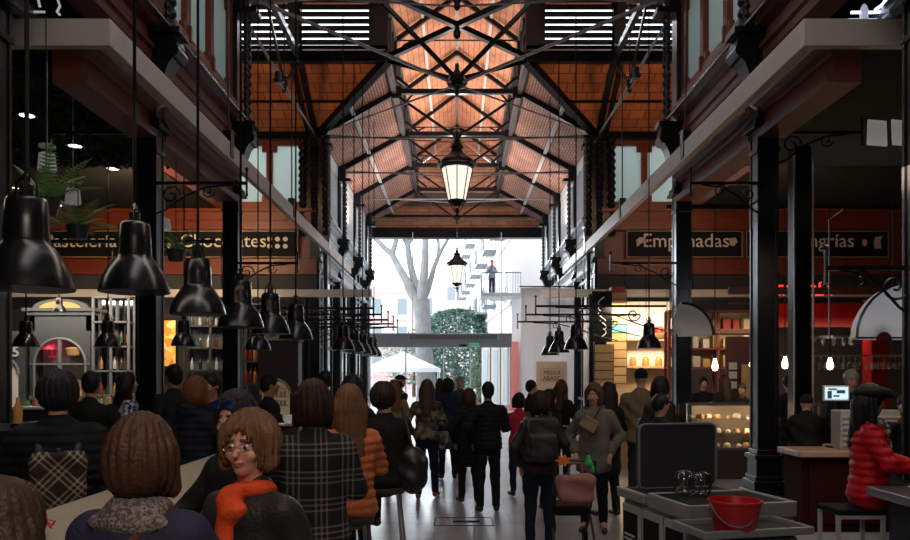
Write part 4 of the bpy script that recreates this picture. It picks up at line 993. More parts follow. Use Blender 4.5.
facade('red_shopfront', (2.65, 37.3), (1.25, 38.6), 3.4, M('faded_red_paint', (.62, .16, .13), .5), 'red painted shopfront outside beside the slim conifer', (3, 1), .4, 9, .30, 2.6, False, .6, M('pale_shop_glass', (.6, .66, .66), .2))
# balcony with a person outside
t = thing('balcony', (2.1, 37.2, 5.6), 'near balcony with grey railing outside where a person leans', 'balcony')
m = MB(); m.bx(1.15, 3.1, 36.7, 38.4, 5.55, 5.72); m.build('slab', greyp, t)
m = MB()
for k in range(16): m.bar((1.2+k*.125, 36.75, 5.7), (1.2+k*.125, 36.75, 6.7), .02)
for k in range(10): m.bar((1.2, 36.75+k*.16, 5.7), (1.2, 36.75+k*.16, 6.7), .02)
m.bar((1.2, 36.75, 6.7), (3.1, 36.75, 6.7), .05); m.bar((1.2, 36.75, 6.7), (1.2, 38.3, 6.7), .05); m.build('railing', M('grey_balcony_iron', (.20, .22, .25), .5), t)
# glass entrance with air curtain
t = thing('entrance_vestibule', (0, 34.0, 0), 'long pale grey air curtain over the glass entrance with slotted grille', 'entrance canopy')
m = MB(); m.bx(-4.0, 2.45, 33.9, 34.5, 3.0, 3.62); m.build('air_curtain', M('air_curtain_grey', (.20, .215, .23), .45), t, bevel=.02)
m = MB(); m.bx(-2.2, 1.9, 33.80, 33.9, 3.30, 3.60)
m.build('grille_box', M('grille_grey', (.26, .28, .30), .4), t)
m = MB()
for k in range(60): m.bx(-2.1+k*.065, -2.07+k*.065, 33.785, 33.80, 3.34, 3.55)
m.build('grille', charc, t)
for x in (-3.95, -2.3, -.6, .6, 2.3): MB().bx(x-.03, x+.03, 34.1, 34.16, 0, 3.0).build('door_stile', greyp, t)
MB().bx(-3.95, -.6, 34.12, 34.13, 0, 3.0).build('glass_door', clear, t)
for x in (-3.95, -2.0, 0, 2.0, 3.9): MB().bx(x-.02, x+.02, 34.3, 34.34, 3.6, 8.2).build('upper_mullion', whitep, t)
t = thing('exit_sign', (.75, 33.88, 3.05), 'small green emergency exit sign with white lettering under the air curtain', 'sign')
MB().bx(.50, 1.03, 33.86, 33.90, 2.98, 3.20).build('panel', M('green_sign', (.0, .15, .065), .4, emit=1.2), t)
text_mesh('lettering', 'SALIDA DE', .09, (.76, 33.855, 3.11), whitep, t, bold=.002); text_mesh('lettering', 'EMERGENCIA', .085, (.76, 33.855, 3.01), whitep, t, bold=.002)
MB().bx(.1, .42, 33.85, 33.9, 3.02, 3.12).build('sensor', black, t)
# person on the balcony comes with the crowd below

# ================================================================== LANTERNS AND LAMPS
def lantern(x, y, ztop, zt2, sc, label):
    """ZTOP: where the finial ends; hangs from zt2"""
    t = thing('hanging_lantern', (x, y, ztop-1.75*sc), label, 'lantern'); z0 = ztop-1.75*sc
    P = lambda prof: [(r*sc, z*sc) for r, z in prof]
    m = MB(); m.lathe(P([(.03, 1.75), (.05, 1.68), (.03, 1.62), (.09, 1.58), (.06, 1.52), (.13, 1.48), (.15, 1.42), (.13, 1.38), (.16, 1.33), (.20, 1.27), (.32, 1.17), (.42, 1.10), (.47, 1.04), (.49, 1.0), (.44, .985), (.38, .98)][::-1]), (x, y, z0), 8)
    for k in range(8):
        a = 2*PI*(k+.5)/8; m.ball((x+.44*sc*math.cos(a), y+.44*sc*math.sin(a), z0+1.04*sc), .03*sc, 5)
    m.build('cap', iron, t)
    MB().lathe(P([(.19, .17), (.36, .96)]), (x, y, z0), 8).build('glass', M('lit_milk_glass', (.9, .85, .78), .4, emit=1.05, ecol=(1, .88, .74)), t)
    m = MB()
    for k in range(8):
        a = 2*PI*k/8; m.bar((x+.2*sc*math.cos(a), y+.2*sc*math.sin(a), z0+.15*sc), (x+.375*sc*math.cos(a), y+.375*sc*math.sin(a), z0+.98*sc), .022*sc)
    m.lathe(P([(.37, .92), (.385, .92), (.385, .97), (.37, .97)]), (x, y, z0), 8); m.lathe(P([(.06, .04), (.21, .15), (.22, .19), (.19, .19), (.05, .1)]), (x, y, z0), 8)
    m.build('cage', iron, t)
    m = MB()
    for k in range(4):
        a = 2*PI*k/4+.4; m.tube([(x+.19*sc*math.cos(a), y+.19*sc*math.sin(a), z0+.16*sc), (x+.13*sc*math.cos(a), y+.13*sc*math.sin(a), z0+.02*sc), (x+.02*math.cos(a), y+.02*math.sin(a), z0-.1*sc)], .012*sc, 5)
    m.lathe(P([(.01, -.22), (.04, -.16), (.02, -.1), (.05, -.05), (.03, .02)]), (x, y, z0), 8); m.build('bottom_finial', iron, t)
    MB().tube([(x, y, ztop-.02), (x, y, zt2)], .015, 6).build('chain', iron, t)
    return t
lantern(0, YC, wz(133, YC), 8.3, 1.0, 'big lit street lantern hanging at the crossing centre')
lamp('lantern_glow', (0, YC, wz(172, YC)-.0), 25, (1, .8, .55), .12) if 0 else None
lantern(0, 28.3, wz(247, 28.3), 12.55, .86, 'smaller lantern hanging farther away in front of the bright opening')
# bell pendant (factory lamp)
def bell(sc=1.0):
    t = thing('bell_pendant_lamp', (0, 0, 0), 'x', 'pendant lamp')
    g = MB(); g.lathe([(.218, 0), (.222, .005), (.214, .035), (.196, .085), (.168, .135), (.135, .178), (.112, .20), (.108, .215), (.104, .30), (.097, .385), (.088, .40), (.03, .412), (.0, .414)], n=32)
    g.build('shade', M('gloss_black_enamel', (.006, .006, .007), .24, spec=.5), t, smooth=True, recalc=False)
    g = MB(); g.lathe([(.216, .003), (.208, .035), (.190, .085), (.162, .133), (.128, .175), (.05, .19), (.0, .19)], n=32); g.build('reflector', M('white_enamel', (.75, .72, .68), .4), t, smooth=True, recalc=False)
    g = MB(); g.ball((0, 0, .09), .045, 8, 1.2); g.build('bulb', M('warm_bulb_dim', (1, .8, .5), .4, emit=3.0), t, smooth=True)
    g = MB(); g.lathe([(.034, .41), (.034, .46), (.018, .47), (.018, .50), (.008, .51)], n=12); g.tube([(-.06, 0, .40), (-.05, 0, .47), (0, 0, .52), (.05, 0, .47), (.06, 0, .40)], .007, 5); g.build('cap', iron, t)
    return t
protoB = bell()
bells = 0
def put_bell(x, y, z, label, group, cord=6.2, sc=1.0):
    global bells
    if bells == 0: o = protoB; o.location = (x, y, z); o['label'] = label; o['group'] = group
    else: o = copy_tree(protoB, (x, y, z), random.uniform(0, 6), label, group=group)
    bells += 1; o.scale = (sc, sc, sc*1.13)
    c = MB().tube([(0, 0, .5), (0, 0, (cord-z)/sc/1.13)], .011, 6); c.build('cord', black, None).parent = o
    return o
G = 'black bell pendants over the left counter'
for (y, x, lb) in ((3.78, -2.14, 'largest black bell pendant lamp, cut by the left edge under a fern'), (4.95, -2.10, 'second largest black bell pendant lamp from the left edge, white rim glowing'), (6.16, -2.10, 'black bell pendant lamp hanging below the word Chocolates'),
                   (7.38, -2.10, 'black bell pendant lamp just right of the crossing column on the left'), (8.55, -2.10, 'black bell pendant lamp fifth along the left counter'), (9.9, -2.10, 'black bell pendant lamp sixth along the left counter, before the far cluster')):
    zb = {3.78: 2.22, 4.95: 2.33, 6.16: 2.28}.get(y, 2.25)
    put_bell(x, y, zb, lb, G, 8.4)
    spot('pendant_bulb', (x, y, zb+.04), (x, y, 0), 34, (1, .80, .58), 2.5, .06)
G = 'black bell pendants in the middle distance on the left'
for (px, py, D) in ((26, 347, 13.3), (108, 347, 13.3), (184, 346, 13.4), (258, 350, 13.0)):
    lb = {26: 'black bell pendant in front of the grey arched cabinet, at its left', 108: 'black bell pendant hanging at the right end of the grey arched cabinet', 184: 'black bell pendant in front of the yellow lit poster', 258: 'black bell pendant above the row of red bottles'}[px]
    put_bell(wx(px, D), D, wz(py, D), lb, G, 5.4)
put_bell(wx(91, 20), 18.4, wz(312, 18.4), 'small black bell pendant high above the grey cabinet', G, 5.4, .75)
G = 'cluster of black bell pendants far along the left arcade'
for k, (px, D) in enumerate(((343, 14.1), (354, 15.6), (362.5, 17.1), (369, 18.5), (374, 19.8))):
    put_bell(wx(px, D), D, 2.25, '%s pendant of the far left cluster of bell lamps' % ('nearest', 'second', 'third', 'fourth', 'farthest')[k], G, 3.02)
G = 'cluster of black bell pendants far along the right arcade'
for k, (px, D) in enumerate(((576, 14.0), (559, 16.0), (550, 18.2))):
    put_bell(wx(px, D), D, 2.25, '%s pendant of the right cluster of bell lamps by the white banner' % ('nearest', 'middle', 'farthest')[k], G, 3.05)
put_bell(wx(649, 13.9), 13.9, 2.27, 'single black bell pendant in front of the lit wooden shelves on the right', 'single pendant by the shelves', 4.6)
# scrolled iron wall arms
def arm(x0, x1, y, z, label, z_drop=.35):
    t = thing('scrolled_iron_arm', (x0, y, z), label, 'bracket'); s = 1 if x1 > x0 else -1
    m = MB(); m.bar((x0, y, z), (x1, y, z), .03, .04); m.build('bar', iron, t)
    m = MB(); m.tube([(x1, y, z-.14), (x1, y, z+.16)], .014, 6); m.ball((x1, y, z+.18), .025, 5); m.ball((x1, y, z-.15), .02, 5); m.build('finial', iron, t)
    m = MB(); L_ = abs(x1-x0)
    m.tube(scroll((x0+s*L_*.25, y, z-.16), .13, 1.3, flip=s), .012, 5); m.tube(scroll((x0+s*L_*.62, y, z-.10), .09, 1.3, flip=-s), .010, 5)
    m.tube([(x0, y, z-.45), (x0+s*L_*.2, y, z-.34), (x0+s*L_*.4, y, z-.16), (x0+s*L_*.6, y, z-.05), (x0+s*L_*.85, y, z-.02)], .013, 5); m.build('scrollwork', iron, t)
    return t
ords = ('nearest', 'second', 'third', 'fourth', 'farthest')
for k, y in enumerate((14.1, 15.6, 17.1, 18.5, 19.8)):
    arm(-3.85, -1.55, y, 3.02+.0*k, '%s scrolled iron lamp arm reaching from the left arcade' % ords[k])
for k, y in enumerate((14.0, 16.0, 18.2)): arm(3.85, 1.45, y, 3.05, '%s scrolled iron lamp arm reaching from the right arcade' % ('nearest', 'middle', 'farthest')[k])
for sx, y, z, L_, lb in ((-1, 9.9, 4.25, 1.3, 'scrolled bracket on the left column with a fern'), (1, 9.9, 4.25, -1.0, 'scrolled bracket on the thick right column'), (1, 13.5, 3.75, -1.3, 'ornate scrolled bracket on the right crossing column'), (-1, 13.5, 3.75, 1.2, 'ornate scrolled bracket on the left crossing column'), (1, 6.5, 2.75, 1.0, 'ornate scrolled bracket at the right edge of the picture'), (1, 9.9, 4.9, 1.2, 'curled bracket high on the slim right post'), (-1, 9.9, 4.9, -1.2, 'curled bracket high on the left column')):
    if (sx, y) == (1, 6.5): arm(4.0, 3.2, 6.6, 2.72, lb)
    else: arm(sx*4.0+(.1 if L_ > 0 else -.1)*0, sx*4.0-sx*abs(L_) if L_*sx < 0 else sx*4.0+sx*abs(L_), y-.14, z, lb)
# spotlights on the crossing columns and truss
for k, (x, y, z, lb) in enumerate(((4.6, 15.2, 6.9, 'small black spotlight on the right cornice of the crossing'), (-4.6, 15.2, 6.9, 'small black spotlight on the left cornice of the crossing'), (3.9, 16.6, 8.35, 'round black spotlight clamped to the right truss'), (-3.9, 16.6, 8.25, 'round black spotlight clamped to the left truss'))):
    t = thing('spotlight', (x, y, z), lb, 'spotlight'); m = MB(); m.tube([(x, y, z-.1), (x, y-.02, z+.14)], [.09, .07], 12); m.build('housing', iron, t); MB().bx(x-.11, x+.11, y-.02, y+.02, z-.06, z+.0).build('bracket', iron, t)
# ================================================================== STALLS AND FURNITURE
# left counter
cwood = woodmat('pale_counter_top', (.42, .36, .28), .35, (8, 1, 8), .15)
t = thing('bar_counter', (-1.75, 4.2, 0), 'long pale bar counter running away on the left between the seated people', 'counter')
MB().bx(-2.12, -1.32, .8, 6.75, 1.05, 1.10).build('worktop', cwood, t, bevel=.01)
m = MB(); m.bx(-2.0, -1.45, 1.0, 6.6, .12, 1.05)
for k in range(9): m.bx(-1.45, -1.43, 1.1+k*.62, 1.62+k*.62, .2, .95)
m.build('body', M('grey_counter_panel', (.08, .08, .085), .5), t)
MB().bx(-1.95, -1.5, 1.05, 6.5, 0, .12).build('kickboard', charc, t)
# red flowers at the bottom edge
rnd = random.Random(3); tv = thing('red_flower_posy', (-1.80, 3.22, 1.1), 'small posy of crumpled red flowers on the near end of the counter', 'flowers')
MB().lathe([(.02, 0), (.035, .0), (.04, .05), (.03, .055)], (-1.80, 3.22, 1.10), 12).build('pot', charc, tv)
m = MB()
for k in range(90):
    a = rnd.uniform(0, 6.28); b_ = rnd.uniform(-.2, 1.4); r = rnd.uniform(.04, .085)
    c = Vector((-1.80+r*math.cos(a)*math.cos(b_), 3.22+r*math.sin(a)*math.cos(b_), 1.14+r*.5*math.sin(b_)+.02)); p = Vector((rnd.gauss(0, 1), rnd.gauss(0, 1), rnd.gauss(0, .7))).normalized()*.018; q = Vector((rnd.gauss(0, 1), rnd.gauss(0, 1), rnd.gauss(0, 1))).normalized()*.014
    m.add([c-p, c+q, c+p, c-q], [(0, 1, 2, 3)])
m.build('petals', M('red_petals', (.5, .02, .03), .5), tv, recalc=False)
# bar stools
def stool_proto():
    t = thing('bar_stool', (0, 0, 0), 'x', 'stool')
    m = MB(); m.lathe([(.0, 0), (.17, 0), (.18, .02), (.17, .05), (0, .055)], (0, 0, -.055), 20); m.build('seat', charc, t, smooth=True)
    for sx in (-1, 1):
        for sy in (-1, 1): MB().bar((sx*.12, sy*.12, -.05), (sx*.19, sy*.19, -.76), .022).build('leg', M('grey_tube', (.25, .25, .26), .35, metal=.6), t)
    m = MB(); 
    for a, b in (((-1, -1), (1, -1)), ((1, -1), (1, 1)), ((1, 1), (-1, 1)), ((-1, 1), (-1, -1))): m.bar((a[0]*.17, a[1]*.17, -.5), (b[0]*.17, b[1]*.17, -.5), .018)
    m.build('footrest', M('grey_tube', (.25, .25, .26), .35, metal=.6), t); return t
stp = stool_proto(); nst = 0
def stool(x, y, z, who):
    global nst
    lb = 'dark round bar stool under the %s' % who
    if nst == 0: o = stp; o.location = (x, y, z); o['label'] = lb; o['group'] = 'bar stools'
    else: o = copy_tree(stp, (x, y, z), 0, lb, group='bar stools')
    o.scale = (1, 1, z/.76); nst += 1
# left rear: grey arched cabinet and shelving
gcab = M('grey_green_cabinet_paint', (.075, .085, .09), .5)
lit = M('lit_shop_interior', (.85, .85, .82), .6)
def arch_poly(cx, z0, w, zs, n=12, r=None):
    r = r or w/2
    return [(cx-w/2, z0), (cx+w/2, z0)]+[(cx+w/2*math.cos(a*PI/n), zs+r*math.sin(a*PI/n)) for a in range(n+1)]
def arched_cabinet(x0, x1, y, ztop, label):
    cx = (x0+x1)/2; w = x1-x0; t = thing('arched_cabinet', (cx, y, 0), label, 'cabinet')
    m = MB(); m.bx(x0, x1, y, y+.5, 0, .12); m.bx(x0, x0+.12, y, y+.5, .1, ztop); m.bx(x1-.12, x1, y, y+.5, .1, ztop); m.bx(x0, x1, y+.45, y+.5, .1, ztop); m.bx(x0, x1, y, y+.5, ztop-.5, ztop)
    # spandrels filling between arch and box
    n = 14; r = w/2-.12; zs = ztop-1.35
    for i in range(n):
        a0, a1 = PI*i/n, PI*(i+1)/n; xa, za = cx+r*math.cos(a0), zs+r*math.sin(a0); xb, zb = cx+r*math.cos(a1), zs+r*math.sin(a1)
        m.prism([(xa, za), (xb, zb), (xb, ztop-.5), (xa, ztop-.5)], 'y', y, y+.06)
    m.build('carcass', gcab, t)
    m = MB(); m.bx(x0-.15, x1+.15, y-.12, y+.5, ztop, ztop+.08); m.bx(x0-.08, x1+.08, y-.06, y+.5, ztop-.1, ztop); m.build('cornice', gcab, t)
    m = MB(); m.prism([(cx+.62*w*.75*math.cos(a*PI/12), ztop+.08+.24*math.sin(a*PI/12)) for a in range(13)], 'y', y, y+.2); m.build('pediment', gcab, t)
    m = MB(); m.prism([(cx+.45*w*.75*math.cos(a*PI/12), ztop+.08+.17*math.sin(a*PI/12)) for a in range(13)], 'y', y-.03, y); m.build('pediment_panel', M('ochre_panel', (.65, .33, .08), .5), t)
    m = MB(); pts = [(cx+r*math.cos(a*PI/16), y-.03, zs+r*math.sin(a*PI/16)) for a in range(17)]; m.tube([(cx+r, y-.03, 1.2)]+pts+[(cx-r, y-.03, 1.2)], .035, 6); m.bx(cx-.04, cx+.04, y-.05, y, 1.2, zs+r); m.bx(x0, x1, y-.05, y+.02, 1.15, 1.25); m.bx(x0, x1, y-.03, y+.4, zs-.02, zs+.03)
    m.build('door_frame', M('grey_cabinet_frame', (.16, .18, .185), .45), t)
    MB().bx(x0+.12, x1-.12, y+.40, y+.44, 1.2, ztop-.5).build('back_panel', lit, t)
    MB().prism(arch_poly(cx, 1.25, 2*r, zs), 'y', y+.0, y+.005).build('pane', clear, t)
    return t
arched_cabinet(-10.9, -9.35, 19.4, 3.40, 'grey arched cabinet with ochre pediment on the far left')
t = thing('grey_dresser', (-12, 19.4, 0), 'low grey arched dresser with a white number left of the tall cabinet', 'cabinet')
m = MB(); m.bx(-12.9, -11.05, 19.4, 19.9, 0, 2.9); m.build('carcass', gcab, t); MB().prism(arch_poly(-11.6, 1.0, .8, 1.8), 'y', 19.38, 19.40).build('pane', lit, t); m = MB(); m.tube([(-11.6+.42*math.cos(a*PI/12), 19.37, 1.8+.42*math.sin(a*PI/12)) for a in range(13)], .04, 6); m.build('arch_trim', M('grey_cabinet_frame', (.16, .18, .185), .45), t)
text_mesh('number', '5', .36, (-11.25, 19.37, 2.25), cream, t, bold=.01)
# things in the cabinet
def small(name, cat, label, prof, x, y, z, mat, group=None, n=12):
    o = MB().lathe(prof, (x, y, z), n).build(name, mat, None, smooth=True, loc=(x, y, z)); tag(o, label, cat, group); return o
zs = 2.2
small('table_lamp', 'lamp', 'small red shaded lamp inside the grey arched cabinet', [(.02, 0), (.1, .0), (.1, .03), (.03, .05), (.03, .2), (.26, .2), (.14, .5), (.0, .5)], -10.45, 19.62, 2.23, M('crimson_shade', (.6, .03, .08), .5, emit=.3))
small('wicker_basket', 'basket', 'tan basket inside the grey arched cabinet', [(.15, 0), (.26, .05), (.30, .22), (.26, .25), (0, .25)], -9.8, 19.62, 2.23, M('tan_wicker', (.5, .32, .14), .8, bump=.8, bscale=60))
small('candle_jar', 'jar', 'pale jar in the lower half of the grey arched cabinet', [(.0, 0), (.2, 0), (.22, .3), (.1, .34), (.1, .42), (0, .42)], -10.5, 19.62, 1.25, whitep)
small('candle_jar', 'jar', 'glass cake dome in the lower half of the grey arched cabinet', [(.0, 0), (.28, 0), (.28, .1), (.26, .12), (.24, .34), (0, .42)], -9.75, 19.62, 1.25, lightw)
# glass shelving with bottles, left of the crossing column
def shelf_unit(x0, x1, y, z0, z1, n, label, mat, depth=.4, back=None, posts=2, name='shelf_unit'):
    t = thing(name, ((x0+x1)/2, y, z0), label, 'shelves')
    m = MB()
    for i in range(posts): xx = x0+(x1-x0)*i/(posts-1); m.bx(xx-.03, xx+.03, y, y+.05, 0, z1); m.bx(xx-.03, xx+.03, y+depth-.05, y+depth, 0, z1)
    m.build('frame', mat, t)
    for i in range(n): z = z0+(z1-z0)*i/(n-1); MB().bx(x0, x1, y, y+depth, z-.02, z+.02).build('shelf', mat, t)
    if back: MB().bx(x0, x1, y+depth, y+depth+.03, z0, z1).build('back_panel', back, t)
    return t
bcols = [M('bottle_%d' % i, c, .15) for i, c in enumerate(((.25, .03, .02), (.04, .09, .04), (.4, .2, .05), (.02, .02, .025), (.5, .5, .48), (.1, .04, .02)))]
bprof = [(0, 0), (.04, 0), (.042, .02), (.042, .17), (.03, .21), (.014, .24), (.014, .31), (0, .31)]
nb = 0; BM = {}
def bottle(x, y, z, ci, label, group, sc=1.0):
    if ci not in BM:
        BM[ci] = MB().lathe(bprof, (0, 0, 0), 10).build('bottle', bcols[ci], None, smooth=True, loc=(0, 0, 0)); o = BM[ci]
    else: o = BM[ci].copy(); COL.objects.link(o)
    o.location = (x, y, z); o.scale = (sc, sc, sc); tag(o, label, 'bottle', group)
    return o
mirror = M('shop_mirror', (.5, .5, .5), .08, metal=1)
shelf_unit(-9.25, -8.35, 19.3, 1.25, 3.75, 5, 'tall glass and mirror shelves right of the grey cabinet', M('grey_cabinet_frame', (.16, .18, .185), .45), back=mirror, posts=3)
for r_, z in ((0, 1.27), (1, 1.93), (2, 2.6)):
    for k in range(5): bottle(-9.1+k*.17, 19.45, z, (k+r_*2) % 6, 'bottle in the %s row of the mirrored shelves beside the grey cabinet' % ('bottom', 'middle', 'upper')[r_], 'bottles on the mirrored shelves, %s row' % ('bottom', 'middle', 'upper')[r_])
t = thing('shop_counter', (-9.5, 16.5, 0), 'far left shop counter with a display of small goods', 'counter')
MB().bx(-12.8, -6.2, 16.2, 16.9, 0, 1.05).build('body', M('dark_counter_front', (.05, .035, .03), .5), t); MB().bx(-12.9, -6.1, 16.1, 17.0, 1.05, 1.10).build('worktop', greyp, t)
rnd = random.Random(11); gcols = [(.55, .4, .25), (.5, .12, .08), (.6, .55, .45), (.15, .25, .12), (.5, .25, .08)]
for k in range(26):
    x = -12.5+k*.235; r = rnd.uniform(.05, .09); h_ = rnd.uniform(.12, .34); c = rnd.choice(gcols)
    small('preserve_jar', 'jar', 'small jar in the row on the far left shop counter', [(0, 0), (r, 0), (r, h_*.75), (r*.8, h_*.8), (r*.8, h_), (0, h_)], x, 16.5+rnd.uniform(-.15, .15), 1.10, M('jar_%02x' % int(c[0]*200+c[1]*50), c, .4), 'jars on the far left shop counter', 8)
# yellow lit poster, shelves with bottles
t = thing('lit_poster', (-7.35, 19.2, 1.9), 'orange and yellow lit poster beside the left column', 'poster')
MB().bx(-7.62, -7.05, 19.18, 19.22, 1.95, 3.2).build('frame', black, t); MB().bx(-7.57, -7.10, 19.16, 19.18, 2.0, 3.15).build('print', blotch('orange_print', [(.85, .45, .08), (.7, .25, .04), (.9, .62, .2)], 6), t)
t['kind'] = 'thing'
shelf_unit(-7.0, -5.0, 19.5, 1.9, 3.6, 4, 'dark glass rack of hanging glasses and bottles behind the left column', iron2, posts=4, back=M('dim_grey_back', (.10, .10, .10), .6))
for r_, z in ((0, 1.92), (1, 2.49), (2, 3.06)):
    for k in range(9): bottle(-6.85+k*.21, 19.65, z, (4, 3, 1, 4, 5, 4, 2, 3, 4)[(k+r_) % 9], 'bottle in the %s row of the dark rack behind the left column' % ('bottom', 'middle', 'top')[r_], 'bottles on the dark rack, %s row' % ('bottom', 'middle', 'top')[r_])
t = thing('wall_light_strip', (-6, 19.5, 3.35), 'pale light strip across the dark rack on the left', 'lamp')
MB().bx(-6.6, -5.4, 19.45, 19.49, 3.32, 3.44).build('diffuser', M('pale_strip', (.8, .8, .78), .5, emit=.4), t); MB().bx(-6.65, -5.35, 19.46, 19.52, 3.30, 3.46).build('housing', iron, t)
shelf_unit(-5.15, -4.25, 18.2, 1.55, 3.2, 4, 'dark shelves with red-labelled bottles right of the crossing column', iron2, posts=2, back=darkwall)
for r_, z in ((0, 1.57), (1, 2.12)):
    for k in range(8): bottle(-5.08+k*.105, 18.35, z, (0, 0, 2, 0, 0, 5, 0, 0)[k], 'red bottle in the %s row of the dark shelves by the crossing column' % ('lower', 'upper')[r_], 'red bottles by the crossing column, %s row' % ('lower', 'upper')[r_], 1.25)
t = thing('dark_arched_niche', (-3.95, 16.9, 0), 'dark cabinet with a small arched niche of glasses left of the arcade', 'cabinet')
m = MB(); m.bx(-4.45, -3.55, 17.0, 17.4, 0, 2.55); m.build('carcass', M('dark_brown_cabinet', (.035, .022, .02), .5), t)
MB().prism([(-4.5, 2.55), (-3.5, 2.55), (-3.62, 2.85), (-4.30, 2.85)], 'y', 16.95, 17.4).build('top_panel', M('tan_panel', (.35, .28, .2), .6), t)
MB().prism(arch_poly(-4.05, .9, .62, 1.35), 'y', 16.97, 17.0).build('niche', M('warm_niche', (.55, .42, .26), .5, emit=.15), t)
m = MB(); m.tube([(-4.05+.33*math.cos(a*PI/12), 16.95, 1.35+.33*math.sin(a*PI/12)) for a in range(13)], .03, 6)
for z in (1.1, 1.3, 1.48): m.bx(-4.34, -3.76, 16.94, 16.97, z-.012, z+.012)
for z in (1.12, 1.32):
    for k in range(6): m.lathe([(0, 0), (.03, 0), (.03, .1), (0, .1)], (-4.28+k*.09, 16.92, z), 6)
m.build('niche_shelves', M('niche_trim', (.4, .3, .2), .5), t)
# display case at the left edge
t = thing('glass_display_case', (-3.9, 5.8, 0), 'bluish lit glass display case at the left edge behind the backpack man', 'display case')
MB().bx(-5.2, -3.2, 5.5, 6.15, 0, 1.0).build('base', M('pale_blue_panel', (.20, .27, .32), .4), t)
m = MB(); m.bx(-5.2, -3.2, 5.5, 5.52, 1.0, 1.42); m.bx(-5.2, -3.2, 5.5, 6.15, 1.40, 1.42); m.build('glass', clear, t)
m = MB(); m.bx(-5.2, -3.18, 5.48, 5.51, 1.39, 1.44); m.bx(-3.22, -3.18, 5.48, 6.15, 1.0, 1.44); m.bx(-5.2, -3.18, 5.47, 5.52, .98, 1.02); m.build('trim', chrome, t)
m = MB(); m.prism([(-3.42+.06*math.cos(a*PI/6), .80+.07*math.sin(a*PI/6)) for a in range(12)], 'y', 5.485, 5.5); m.bx(-3.5, -3.34, 5.485, 5.5, .36, .62); m.build('sticker', black, t)
for k in range(5): small('bread_roll', 'bread', 'brown roll inside the bluish display case', [(0, 0), (.08, .01), (.1, .05), (.07, .09), (0, .1)], -4.9+k*.37, 5.8, 1.0, goldw, 'rolls in the bluish display case')
for k in range(7): small('sauce_bottle', 'bottle', 'small sauce bottle standing on the bluish display case', [(0, 0), (.035, 0), (.035, .12), (.015, .16), (.012, .2), (0, .2)], -5.0+k*.27, 5.85, 1.42, bcols[(k*2) % 5], 'sauce bottles on the bluish display case', 8)
# ------------------------------------------------------------------ right stalls
# lit wooden shelves with menu boards
t = thing('wooden_shelf_wall', (4.95, 20.3, 0), 'brightly lit pale wooden shelf wall behind the man in the tan jacket', 'shelves')
MB().bx(4.15, 5.75, 20.45, 20.5, 0, 3.75).build('back_panel', M('warm_white_board', (.72, .66, .55), .6), t)
MB().bx(4.15, 5.75, 20.38, 20.45, 0, 1.95).build('lower_panel', lightw, t)
for z in (1.98, 2.72): MB().bx(4.15, 5.75, 20.1, 20.45, z-.03, z+.03).build('shelf', lightw, t)
m = MB(); m.bx(4.1, 4.2, 20.05, 20.5, 0, 4.1); m.bx(5.72, 5.82, 20.05, 20.5, 0, 4.1); m.build('post', iron2, t)
for k in range(4): small('preserve_jar', 'jar', 'amber jar on the lower lit wooden shelf' , [(0, 0), (.09, 0), (.09, .18), (.07, .2), (.07, .24), (0, .24)], 4.35+k*.34, 20.25, 2.01, M('amber_glass', (.55, .25, .05), .2), 'amber jars on the lower lit wooden shelf')
tb = thing('fruit_basket', (5.35, 20.25, 2.75), 'basket heaped with red fruit on the upper lit shelf', 'basket')
MB().lathe([(.2, 0), (.3, .12), (.28, .13), (0, .1)], (5.35, 20.25, 2.75), 14).build('basket', lightw, tb)
for k in range(14):
    f_ = MB().ball((0, 0, 0), .065, 6).build('apple', M('red_fruit', (.5, .05, .03), .35), None, smooth=True, loc=(0, 0, 0)) if k == 0 else ap.copy()
    if k == 0: ap = f_
    else: COL.objects.link(f_)
    a = k*2.4; r = .05+.17*((k % 7)/7); f_.location = (5.35+r*math.cos(a)*1.1, 20.25+r*math.sin(a)*.8, 2.93+(.08 if k > 6 else 0)+.0); tag(f_, 'red fruit in the heap on the upper lit shelf', 'fruit', 'red fruit in the basket')
for k in range(3):
    o = MB().lathe([(.0, 0), (.03, .0), (.05, .05), (.035, .12), (.02, .16), (0, .16)], (0, 0, 0), 10).build('bare_bulb', bulbm, None, smooth=True); o.location = (4.4+k*.55, 19.9, 2.95); 
    c = MB().tube([(4.4+k*.55, 19.9, 3.1), (4.4+k*.55, 19.9, 4.6)], .01, 5).build('cord', black, None); c.parent = o; c.location = -Vector(o.location); tag(o, 'bare bulb on a cord in front of the lit wooden shelves', 'bulb', 'bare bulbs by the lit wooden shelves')
# menu plank columns
def menu(x0, x1, y, z0, z1, n, label, mat, band=None, glow=False):
    t = thing('menu_board', ((x0+x1)/2, y, z0), label, 'menu board'); rr = random.Random(n)
    MB().bx(x0, x1, y, y+.05, z0, z1).build('backing', charc, t)
    dz = (z1-z0)/n
    for i in range(n):
        mm = mat if i != band else M('teal_band', (.10, .38, .36), .5)
        p = MB().bx(x0+.02, x1-.02, y-.025, y, z0+i*dz+.012, z0+(i+1)*dz-.012).build('plank', mm, t)
        m = MB(); xa = x0+.06
        while xa < x1-.12:
            w_ = rr.uniform(.04, .1); m.bx(xa, xa+w_, y-.03, y-.0251, z0+(i+.42)*dz, z0+(i+.55)*dz); xa += w_+.03
        m.build('lettering', M('dark_ink', (.05, .03, .02), .7), p)
        bp = p.matrix_parent_inverse; 
    return t
